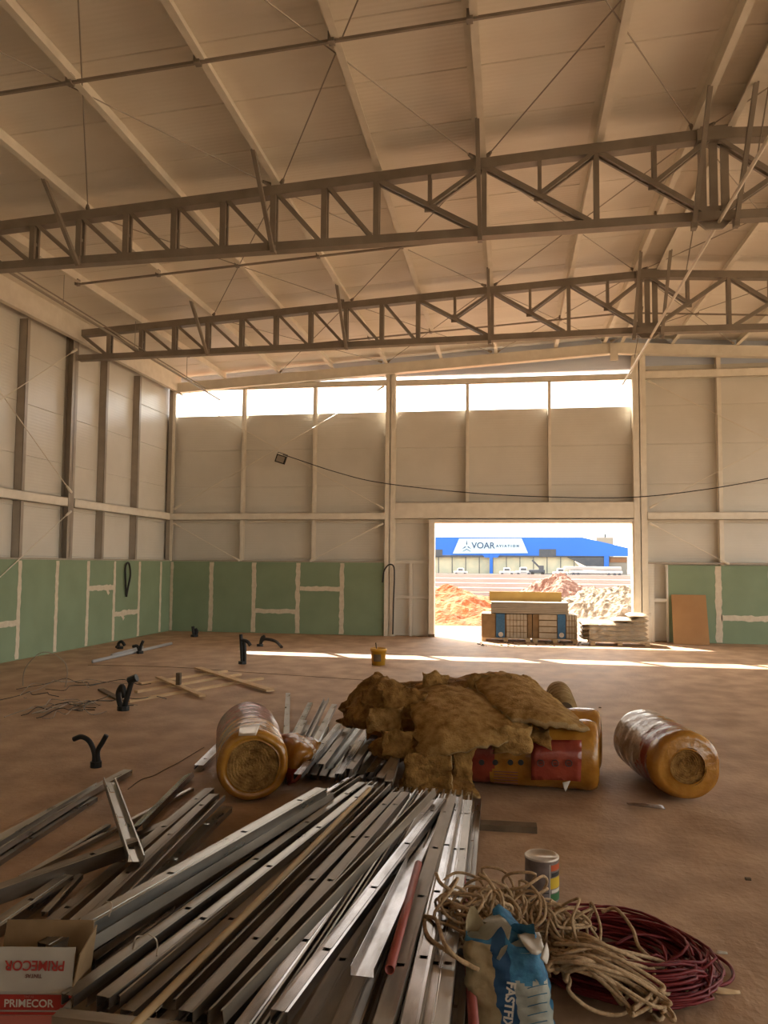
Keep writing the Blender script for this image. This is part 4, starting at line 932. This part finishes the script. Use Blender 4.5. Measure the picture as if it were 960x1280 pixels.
for k in range(5): c_ = Q(634, 965+k*3.4, yf-.004); MB().box((c_.x-.10, c_.y-.003, c_.z-.003), (c_.x+.08, c_.y, c_.z+.003)).build('print_line', M['brownink'], b1)
sheet('torn_film_tip', [[Q(703, 978, yf-.01), Q(713, 976, yf-.01)], [Q(705, 985, yf-.03), Q(707, 990, yf-.02)]], M['paperwhite'], b1, 3, .003, 3, .002)
# small upright roll behind
sr = empty('small_wool_roll', onz(708, 897), 'small pale wool roll standing behind the wool pile', 'insulation roll')
p_a, p_b = Vector(Q(706, 888, 7.3)), Vector(Q(698, 866, 7.9))
MB().tube([p_a, p_a.lerp(p_b, .5), p_b], .115, 22).build('wound_body', M['woolpale'], sr, True)
MB().tube([p_a-(p_b-p_a).normalized()*.004, p_a], .075, 16).build('dark_end', M['darkwood'], sr)
for k in range(5): c_ = p_a.lerp(p_b, .15+k*.17); dd_ = (p_b-p_a).normalized()*.004; MB().tube([c_-dd_, c_+dd_], .119, 22).build('winding_ridge', M['woolpale'], sr)
# ------------------------------------------------------------------ loose wool
def wool(name, ctrl, label, seed, th=.06, amp=.035, n=8, m='wool', fine=.012):
    o = sheet(name, ctrl, [M[m], M['woolpale']], None, seed, amp, n, th, fine, .03); return tag(o, label, 'insulation wool')
wool('wool_blanket', [[Q(470, 858, 7.3), Q(482, 885, 6.8), Q(478, 915, 6.5), Q(470, 940, 6.45)],
                      [Q(520, 858, 7.2), Q(515, 890, 6.8), Q(512, 920, 6.5), Q(520, 950, 6.32)],
                      [Q(560, 850, 7.2), Q(570, 890, 6.75), Q(566, 925, 6.42), Q(560, 955, 6.3)],
                      [Q(600, 850, 7.3), Q(615, 890, 6.75), Q(612, 922, 6.5), Q(600, 948, 6.4)]], 'brown wool blanket draped in folds over the middle of the pile', 3, .05, .03)
wool('wool_slab', [[Q(518, 866, 6.75), Q(514, 890, 6.35), Q(520, 925, 6.1), Q(526, 958, 5.95)],
                   [Q(548, 858, 6.8), Q(550, 885, 6.35), Q(556, 915, 6.05), Q(558, 945, 5.95)],
                   [Q(590, 862, 6.85), Q(600, 885, 6.4), Q(606, 910, 6.1), Q(608, 934, 5.98)],
                   [Q(640, 880, 6.9), Q(660, 895, 6.5), Q(664, 908, 6.25), Q(666, 918, 6.15)]], 'square edged wool slab hanging over the front of the pile', 9, .05, .014, m='wool2')
wool('wool_slab', [[Q(592, 846, 7.2), Q(597, 862, 6.8), Q(618, 885, 6.42), Q(640, 900, 6.2)],
                   [Q(620, 843, 7.2), Q(640, 858, 6.85), Q(660, 883, 6.45), Q(678, 903, 6.17)],
                   [Q(648, 848, 7.25), Q(672, 868, 6.9), Q(696, 892, 6.5), Q(710, 908, 6.2)],
                   [Q(662, 850, 7.3), Q(690, 876, 7.0), Q(718, 900, 6.6), Q(737, 914, 6.3)]], 'thick wool slab lying askew on the right top of the pile', 15, .085, .012, m='wool2')
wool('wool_scrap', [[Q(636, 898, 6.5), Q(645, 915, 6.3), Q(650, 922, 6.25)], [Q(655, 902, 6.45), Q(665, 922, 6.2), Q(672, 930, 6.15)], [Q(680, 908, 6.4), Q(688, 920, 6.2), Q(690, 934, 6.12)]], 'torn wool flap hanging beside the red label', 19, .035, .018)
wool('wool_wad', [[Q(424, 905, 7.0), Q(440, 880, 6.9), Q(462, 858, 7.1)], [Q(436, 908, 6.7), Q(456, 888, 6.6), Q(478, 850, 7.0)], [Q(462, 906, 6.6), Q(478, 886, 6.5), Q(492, 858, 6.9)], [Q(490, 900, 6.7), Q(496, 880, 6.7), Q(500, 860, 7.0)]], 'crumpled dark wool wad at the left end of the pile', 27, .09, .08)
wool('wool_wad', [[Q(430, 890, 7.1), Q(445, 866, 7.2), Q(470, 846, 7.4)], [Q(440, 884, 7.0), Q(462, 862, 7.0), Q(486, 848, 7.3)], [Q(452, 896, 6.8), Q(470, 872, 6.9), Q(490, 860, 7.1)]], 'rolled wool lump on top of the crumpled wad', 33, .07, .07)
wool('wool_blanket', [[Q(500, 856, 7.6), Q(520, 862, 7.2), Q(530, 880, 7.0)], [Q(550, 851, 7.7), Q(565, 856, 7.3), Q(570, 875, 7.0)], [Q(600, 848, 7.8), Q(612, 855, 7.4), Q(615, 872, 7.1)], [Q(650, 858, 7.8), Q(655, 862, 7.5), Q(655, 880, 7.2)]], 'wool blanket at the back top of the pile', 39, .06, .03)
wool('wool_scrap', [[Q(505, 960, 6.05), Q(500, 975, 5.95), Q(497, 990, 5.8)], [Q(530, 952, 6.05), Q(528, 972, 5.95), Q(530, 992, 5.75)], [Q(560, 955, 6.05), Q(558, 972, 5.95), Q(566, 990, 5.78)], [Q(580, 960, 6.1), Q(585, 980, 5.95), Q(603, 998, 5.8)]], 'ragged wool scrap spilling onto the studs', 45, .035, .035)
wool('wool_scrap', [[Q(564, 925, 6.12), Q(566, 950, 6.0), Q(566, 975, 5.98)], [Q(580, 928, 6.10), Q(582, 955, 6.0), Q(584, 985, 5.95)], [Q(596, 935, 6.12), Q(590, 955, 6.02), Q(592, 990, 5.95)]], 'narrow wool strip hanging in front of the wrapped roll', 51, .035, .025)
wool('wool_scrap', [[Q(460, 935, 6.35), Q(475, 925, 6.3), Q(490, 930, 6.2)], [Q(470, 945, 6.25), Q(490, 940, 6.15), Q(505, 948, 6.1)], [Q(500, 955, 6.15), Q(515, 950, 6.1), Q(522, 958, 6.05)]], 'wool corner folded over the rear bundle of studs', 57, .035, .03)
for k in range(9):
    x_, y_, Y_ = [(468, 872, 6.55), (482, 900, 6.4), (505, 880, 6.45), (545, 852, 6.85), (500, 930, 6.12), (612, 860, 6.95), (448, 895, 6.75), (640, 925, 6.12), (535, 965, 5.85)][k]
    c_ = Q(x_, y_, Y_); a_ = .09+.03*(k % 3); g_ = [[c_+Vector((a_*(u_-1)*1.2, -.02*v_+.01*((u_*k) % 3), a_*(1-v_)*.8)) for v_ in range(3)] for u_ in range(3)]
    nm_ = ['at the left shoulder of the pile', 'below the crumpled wad', 'left of the square edged slab', 'on the crest of the pile', 'at the lower left of the square edged slab', 'at the upper left of the askew slab', 'at the outer left end of the pile', 'over the round marks of the front roll', 'above the studs at the pile foot'][k]
    wool('wool_tuft', g_, 'torn wool tuft '+nm_, 60+k, .04, .05, 6, m=['wool', 'wool2'][k % 2], fine=.02)
# ------------------------------------------------------------------ paint can
p = onz(677.5, 1122); cn_ = empty('paint_can', p, 'small worn paint can with a tin lid on the floor', 'can')
lathe([(0, 0), (.088, 0), (.09, .004), (.088, .01), (.088, .202), (.09, .207), (.09, .212)], p, 'body', M['canlabel'], cn_, 36)
lathe([(.09, .212), (.091, .218), (.087, .221), (.080, .221), (.078, .212), (.0, .212)], p, 'lid', M['tin'], cn_, 36)
def arcpatch(a0, a1, z0, z1, m, name='print_patch', r_=.0892):
    k = 8; MB().add([(p.x+r_*math.sin(a0+(a1-a0)*i/k), p.y-r_*math.cos(a0+(a1-a0)*i/k), p.z+z) for z in (z0, z1) for i in range(k+1)], [(i, i+1, k+2+i, k+1+i) for i in range(k)]).build(name, m, cn_, True)
arcpatch(.42, .46, .01, .2, M['paperwhite']); arcpatch(.48, 1.5, .075, .13, M['yellow']); arcpatch(.48, 1.5, .012, .05, M['greenp']); arcpatch(.52, 1.5, .165, .195, M['orangep']); arcpatch(.55, 1.5, .055, .07, M['paperwhite']); arcpatch(-.1, .35, .055, .06, M['black']); arcpatch(.55, 1.5, .135, .155, M['black'])
# ------------------------------------------------------------------ carton
bx = empty('carton', (-1.675, 2.60, 0), 'open white and red printed cardboard carton at the lower left corner', 'box')
x0_, x1_ = -1.845, -1.505; zf = .255; yf_, yb_ = 2.60, 2.78
cs = Matrix.Rotation(0, 4, 'Z'); T = .004
def fpoly(name, pts, m, par, th=.004):
    a, b, c_ = Vector(pts[0]), Vector(pts[1]), Vector(pts[2]); n_ = (b-a).cross(c_-a).normalized()*th; k = len(pts)
    return MB().add([Vector(q) for q in pts]+[Vector(q)+n_ for q in pts], [tuple(range(k)), tuple(range(2*k-1, k-1, -1))]+[(i, k+i, k+(i+1) % k, (i+1) % k) for i in range(k)]).build(name, m, par)
fpoly('front_panel', [(x0_, yf_, 0), (x0_, yf_, zf), (x1_, yf_, zf), (x1_, yf_, 0)], M['carton'], bx)
fpoly('back_panel', [(x0_, yb_, 0), (x1_, yb_, 0), (x1_, yb_, zf), (x0_, yb_, zf)], M['card'], bx)
fpoly('side_panel', [(x0_, yf_, 0), (x0_, yb_, 0), (x0_, yb_, zf), (x0_, yf_, zf)], M['card'], bx); fpoly('side_panel', [(x1_, yf_, 0), (x1_, yf_, zf), (x1_, yb_, zf), (x1_, yb_, 0)], M['card'], bx)
fpoly('bottom', [(x0_, yf_, 0), (x1_, yf_, 0), (x1_, yb_, 0), (x0_, yb_, 0)], M['card'], bx)
tf0, tf1 = Vector((0, yf_, zf)), Vector((0, yf_+.03, zf+.135))      # front flap stands up, leaning slightly in
fpoly('front_flap', [(x0_+.005, tf0.y, tf0.z), (x0_+.005, tf1.y, tf1.z), (x1_-.006, tf1.y, tf1.z), (x1_-.002, tf0.y, tf0.z)], M['carton'], bx)
fpoly('back_flap', [(x0_, yb_, zf), (x1_, yb_, zf), (x1_-.006, yb_+.03, zf+.15), (x0_+.01, yb_+.03, zf+.15)], M['card'], bx)
fpoly('side_flap', [(x1_, yf_, zf), (x1_+.02, yf_+.01, zf+.12), (x1_+.02, yb_-.01, zf+.15), (x1_, yb_, zf)], M['card'], bx); fpoly('side_flap', [(x0_, yf_, zf), (x0_, yb_, zf), (x0_-.04, yb_-.01, zf+.15), (x0_-.04, yf_+.01, zf+.13)], M['card'], bx)
cxb = onY(36, 1256, yf_).x
fr_pt = lambda x_, z_: (x_, yf_-.0045, z_)
bn0, bn1 = .247, .195; xl_, xr_ = x0_+.004, onY(87, 1245, yf_).x
MB().add([fr_pt(xl_, bn0), fr_pt(xr_, bn0), fr_pt(xr_-.015, bn0-.022), fr_pt(xr_-.035, bn1+.008), fr_pt(xr_-.055, bn1), fr_pt(xl_+.05, bn1), fr_pt(xl_+.02, bn1+.01)], [(6, 5, 4, 3, 2, 1, 0)]).build('red_banner', M['redink'], bx)
MB().add([fr_pt(xl_+.04, bn1-.006), fr_pt(xr_-.02, bn1-.006), fr_pt(xr_-.02, bn1-.016), fr_pt(xl_+.04, bn1-.016)], [(3, 2, 1, 0)]).build('red_line', M['redink'], bx)
MB().add([fr_pt(xl_+.04, bn1-.018), fr_pt(xr_-.02, bn1-.018), fr_pt(xr_-.02, .04), fr_pt(xl_+.04, .04)], [(3, 2, 1, 0)]).build('pink_block', M['pinkink'], bx)
Mt = Matrix.Translation((cxb, yf_-.006, .217)) @ RXM; text('PRIMECOR', .036, M['paperwhite'], bx, Mt, bold=.0006, depth=.0004)
Mt = Matrix.Translation((cxb, yf_-.006, .240)) @ RXM; text('TINTAS', .010, M['pinkink'], bx, Mt, depth=.0004)
fd_ = (tf1-tf0); ang_ = math.atan2(fd_.z, fd_.y); Rf = Matrix.Rotation(ang_, 4, 'X') @ Matrix.Rotation(math.pi, 4, 'Z')
cen = tf0+fd_*.60; nn_ = Vector((0, -math.sin(ang_), math.cos(ang_)))
cen = onY(45, 1205, yf_+.02); cen = Vector((cen.x, tf0.y+fd_.y*.60, tf0.z+fd_.z*.60))
text('PRIMECOR', .044, M['redink'], bx, Matrix.Translation(cen+nn_*.006) @ Rf, bold=.0008, depth=.0004)
cen2 = Vector((cen.x-.0, tf0.y+fd_.y*.36, tf0.z+fd_.z*.36)); text('TINTAS', .017, M['brownink'], bx, Matrix.Translation(cen2+nn_*.006) @ Rf, bold=.0003, depth=.0004)
bx.rotation_euler = (0, 0, .16)
# ------------------------------------------------------------------ sack of adhesive
sk = empty('paper_sack', (0.02, 3.1, 0), 'torn open blue and tan paper sack standing beside the rope', 'sack')
cxs, cys, w2, d2, hs2 = .015, 3.10, .145, .075, .37
n_, m_ = 64, 40; vs, fs, mi = [], [], []
dn = [(math.copysign(abs(math.cos(a_))**.45, math.cos(a_)), math.copysign(abs(math.sin(a_))**.45, math.sin(a_))) for a_ in [2*math.pi*k/4000 for k in range(4001)]]
cum = [0.]
for k in range(4000): cum.append(cum[-1]+math.hypot((dn[k+1][0]-dn[k][0])*w2, (dn[k+1][1]-dn[k][1])*d2))
sec = []; kk = 0
for i in range(n_+1):
    while kk < 4000 and cum[kk] < cum[-1]*i/n_: kk += 1
    sec.append(dn[kk])
for j in range(m_+1):
    t = j/m_; z = hs2*t
    for i in range(n_):
        th = 2*math.pi*i/n_; ex = .45
        X_, Y_ = sec[i]
        bul = 1+.06*math.sin(math.pi*min(1, t*1.1))-.10*max(0, t-.8)/.2
        nz_ = .012*noise.noise((X_*2+t*2, Y_*2, t*9))+.006*noise.noise((X_*6, Y_*6, t*22))
        ztop_ = z + (.05*noise.noise((th*2.2, 3, 1))+.03*math.sin(th*3) if j == m_ else 0) - (.03*(X_*.5+.5))*t
        lean = -.055*t
        vs.append((cxs+lean+X_*w2*bul+nz_, cys+Y_*d2*bul*1.1+nz_+.02*t, ztop_))
for j in range(m_):
    for i in range(n_):
        fs.append((j*n_+i, j*n_+(i+1) % n_, (j+1)*n_+(i+1) % n_, (j+1)*n_+i))
        th = 2*math.pi*(i+.5)/n_; X_ = (sec[i][0]+sec[i+1][0])/2; t = j/m_
        front = sec[i][1]+sec[i+1][1] < -.5
        if not front: k_m = 1 if X_ > -.2 else 0
        elif X_ < -.22: k_m = 1 if (t > .93) else 0
        elif X_ < .16: k_m = 2
        else: k_m = 1 if t > .62+.1*noise.noise((X_*5, 1, 1)) or (t < .12 and X_ > .6) else 3
        mi.append(k_m)
mb = MB(); mb.v = vs; mb.f = fs; mb.m = mi; mb.build('paper_body', [M['bagtan'], M['bagblue'], M['bagnavy'], M['bagpale']], sk, True)
fs = [tuple(range(n_))]; MB().add([(v[0]*1, v[1], hs2*.86) for v in vs[(m_-4)*n_:(m_-3)*n_]], fs).build('powder', M['bagpale'], sk)
sy = cys-d2*1.1-.012
text('FASTFIX', .046, M['paperwhite'], sk, Matrix.Translation((cxs-.022, sy-.012, .155)) @ RXM @ Matrix.Rotation(-math.pi/2-.10, 4, 'Z'), bold=.0014, depth=.0005)
for k in range(7): z_ = .03+k*.032; MB().tube(spline([(cxs+.045, sy-.0, z_-.008), (cxs+.08, sy-.003, z_+.006), (cxs+.115, sy+.004, z_+.012)], 4), .0015, 4).build('printed_line', M['bagblue'], sk)
def P3(x, y, Y): return Q(x, y, Y)
sheet('torn_flap', [[P3(598, 1168, 3.2), P3(606, 1150, 3.25), P3(622, 1142, 3.3)], [P3(604, 1185, 3.1), P3(618, 1168, 3.12), P3(632, 1150, 3.2)], [P3(622, 1200, 3.02), P3(632, 1185, 3.02), P3(640, 1160, 3.12)]], M['bagpale'], sk, 4, .02, 5, .002)
sheet('torn_flap', [[P3(615, 1135, 3.3), P3(625, 1128, 3.32), P3(640, 1138, 3.35)], [P3(618, 1160, 3.2), P3(636, 1150, 3.25), P3(652, 1160, 3.25)], [P3(636, 1175, 3.1), P3(650, 1172, 3.15), P3(662, 1180, 3.2)]], M['bagblue'], sk, 8, .025, 5, .002)
sheet('torn_flap', [[P3(648, 1170, 3.15), P3(660, 1165, 3.2), P3(674, 1166, 3.2)], [P3(652, 1180, 3.06), P3(666, 1182, 3.08), P3(678, 1176, 3.1)], [P3(664, 1194, 3.0), P3(672, 1196, 3.0), P3(676, 1190, 3.05)]], M['paperwhite'], sk, 12, .016, 5, .002)
sheet('torn_flap', [[P3(676, 1198, 3.0), P3(680, 1185, 3.02), P3(683, 1178, 3.04)], [P3(682, 1205, 3.02), P3(685, 1195, 3.04), P3(685, 1186, 3.05)]], M['paperwhite'], sk, 16, .008, 4, .002)
# ------------------------------------------------------------------ red cable coil and cream rope
def coil(cx, cy, R1, R2, turns, r, rise, seed, squash=1., rot=0., jit=.03):
    rnd = random.Random(seed); pts = []; N = 26
    for k in range(turns):
        ra = rnd.uniform(R1, R2); ox, oy = rnd.uniform(-jit, jit), rnd.uniform(-jit, jit); z0_ = .012+rise*(1-abs((ra-(R1+R2)/2)/((R2-R1)/2))**2*.8)*rnd.random(); ph = rnd.uniform(0, 6)
        for i in range(N):
            th = 2*math.pi*i/N; rr = ra*(1+.04*math.sin(2*th+ph)+.03*math.sin(3*th+ph*2)); x, y = rr*math.cos(th), rr*math.sin(th)*squash
            x, y = x*math.cos(rot)-y*math.sin(rot), x*math.sin(rot)+y*math.cos(rot)
            pts.append(Vector((cx+ox+x, cy+oy+y, z0_+.012*math.sin(th*2+ph)+.012)))
    sm = [pts[0]]
    for i in range(1, len(pts)-1): sm.append((pts[i-1]+pts[i]*2+pts[i+1])/4)
    return sm
ccx, ccy = .46, 3.66
rc = empty('red_cable_coil', (ccx, ccy, 0), 'big tangled coil of red cable on the floor under the cream rope', 'cable')
MB().tube(coil(ccx, ccy, .12, .42, 40, .006, .12, 5, .82, -.35), .0062, 5).build('windings', M['redcable'], rc, True)
MB().tube(coil(ccx+.02, ccy, .30, .40, 18, .006, .10, 15, .85, -.35, .02), .0062, 5).build('windings', M['redcable'], rc, True)
loop = [onz(805, 1160, .06), onz(845, 1183, .03), onz(880, 1188, .02), onz(910, 1205, .012), onz(916, 1222, .012), onz(900, 1232, .012), onz(860, 1236, .012), onz(820, 1232, .012), onz(780, 1222, .03)]
MB().tube(spline(loop, 8), .0075, 7).build('loose_loop', M['redcable'], rc, True)
MB().tube(spline([onz(770, 1180, .1), onz(800, 1168, .12), onz(846, 1178, .08), onz(852, 1190, .05), onz(830, 1200, .06), onz(800, 1200, .05)], 8), .0065, 6).build('loose_loop', M['redcable'], rc, True)
cp = empty('cream_rope', (.2, 3.6, 0), 'big tangle of cream rope spilling over the red cable', 'rope')
rnd = random.Random(12)
# left heap: springy loops
def knot(cx, cy, R, z0, z1, n_loops, seed, tilt=.9):
    rnd = random.Random(seed); pts = []
    for k in range(n_loops):
        ax = Vector((rnd.uniform(-1, 1), rnd.uniform(-1, 1), rnd.uniform(.2, tilt))).normalized(); a = ax.orthogonal().normalized(); b = ax.cross(a)
        c_ = Vector((cx+rnd.uniform(-R, R)*.65, cy+rnd.uniform(-R, R)*.45, rnd.uniform(z0, z1))); rr = rnd.uniform(.05, .115); ph = rnd.uniform(0, 6)
        for i in range(6):
            th = ph+i*1.05; q = c_+(a*math.cos(th)+b*math.sin(th))*rr; q.z = max(q.z, .012); pts.append(q)
    return pts
MB().tube(spline(knot(-.07, 3.60, .23, .12, .32, 36, 3), 5), .0066, 6).build('rope_strand', M['rope'], cp, True)
MB().tube(spline(knot(-.20, 3.42, .19, .22, .34, 22, 9), 5), .0066, 6).build('rope_strand', M['rope'], cp, True)
MB().tube(spline(knot(.22, 3.60, .16, .08, .24, 20, 29), 5), .0066, 6).build('rope_strand', M['rope'], cp, True)
# right: long sweeping strands
for s_ in range(6):
    rnd = random.Random(40+s_); pts = []
    for k in range(9):
        a_p = (rnd.uniform(688, 720), rnd.uniform(1165, 1215)); b_p = (rnd.uniform(775, 835), rnd.uniform(1200, 1262)); zz_ = rnd.uniform(.12, .2)
        seq = [a_p, ((a_p[0]*.6+b_p[0]*.4), (a_p[1]*.6+b_p[1]*.4)-rnd.uniform(4, 16)), b_p]
        zs = [zz_, zz_+.03, max(.02, zz_-.08)]
        if k % 2: seq, zs = seq[::-1], zs[::-1]
        for (px_, py_), z_ in zip(seq, zs): pts.append(onz(px_, py_, z_))
        e = pts[-1]; pts.append(e+Vector((rnd.uniform(-.03, .05) if not k % 2 else -rnd.uniform(0, .05), -rnd.uniform(.03, .07), -.01)))
    for q in pts: q.z = max(q.z, .012)
    MB().tube(spline(pts, 7), .0078, 6).build('rope_strand', M['rope'], cp, True)
hero = [[(545, 1092, .38), (552, 1105, .40), (575, 1118, .36), (600, 1122, .34), (612, 1140, .3)],
        [(598, 1092, .42), (612, 1102, .40), (625, 1125, .34), (640, 1135, .3), (628, 1150, .25)],
        [(640, 1120, .22), (655, 1125, .22), (675, 1145, .2), (695, 1172, .18), (730, 1185, .16), (775, 1200, .12)],
        [(530, 1150, .30), (535, 1170, .31), (560, 1190, .3), (590, 1208, .28)],
        [(528, 1145, .3), (545, 1150, .32), (556, 1180, .34), (575, 1200, .3), (598, 1212, .26)],
        [(752, 1140, .14), (770, 1136, .16), (790, 1160, .14), (800, 1185, .12), (830, 1210, .05), (838, 1225, .02), (828, 1236, .012), (812, 1230, .02)],
        [(700, 1205, .17), (712, 1225, .15), (712, 1240, .14), (740, 1262, .08), (775, 1268, .05), (800, 1250, .05), (796, 1235, .07)],
        [(802, 1218, .06), (815, 1205, .07), (818, 1222, .05), (800, 1232, .04), (795, 1215, .05), (810, 1208, .05)],
        [(820, 1215, .03), (850, 1212, .03), (862, 1228, .012), (850, 1245, .012), (830, 1246, .012)],
        [(815, 1268, .02), (825, 1275, .012), (832, 1262, .012), (828, 1245, .02), (800, 1240, .05)]]
for hpt in hero: MB().tube(spline([onz(*q) for q in hpt], 7), .008, 7).build('rope_strand', M['rope'], cp, True)
fr_ = MB(); c_ = onz(722, 1148, .15)
for k in range(60):
    v = Vector((rnd.uniform(-1, 1), rnd.uniform(-1, 1), rnd.uniform(-.3, 1))).normalized(); fr_.tube([c_, c_+v*rnd.uniform(.02, .04)], .003, 4)
fr_.tube([c_, onz(745, 1162, .13), ], .008, 6); fr_.build('frayed_end', M['rope'], cp)
o = sheet('floor_scrap', [[onz(870, 1232, .012), onz(882, 1230, .03), onz(895, 1233, .03), onz(925, 1238, .012)], [onz(876, 1240, .006), onz(888, 1240, .008), onz(905, 1243, .008), onz(926, 1242, .006)]], M['wood'], None, 3, .006, 4, .003); tag(o, 'torn pale scrap on the floor at the end of the red loop', 'scrap')
o = sheet('floor_scrap', [[onz(897, 1188, .01), onz(909, 1190, .01)], [onz(895, 1192, .004), onz(910, 1193, .004)]], M['paperwhite'], None, 3, .002, 4, .003); tag(o, 'tiny pale chip on the floor right of the red cable', 'scrap')
for x_, y_, l in ((750, 885, 'beside the small wool roll'), (668, 982, 'before the red label roll'), (505, 880, 'far'), (935, 1100, 'at the right edge')):
    if l == 'far': continue
    q = onz(x_, y_); o = MB().box((q.x-.015, q.y-.01, 0), (q.x+.015, q.y+.01, .012)).build('floor_chip', M['darkwood']); tag(o, 'tiny chip on the floor '+l, 'scrap')
for y_ in (11.0, 15.3): 
    pass
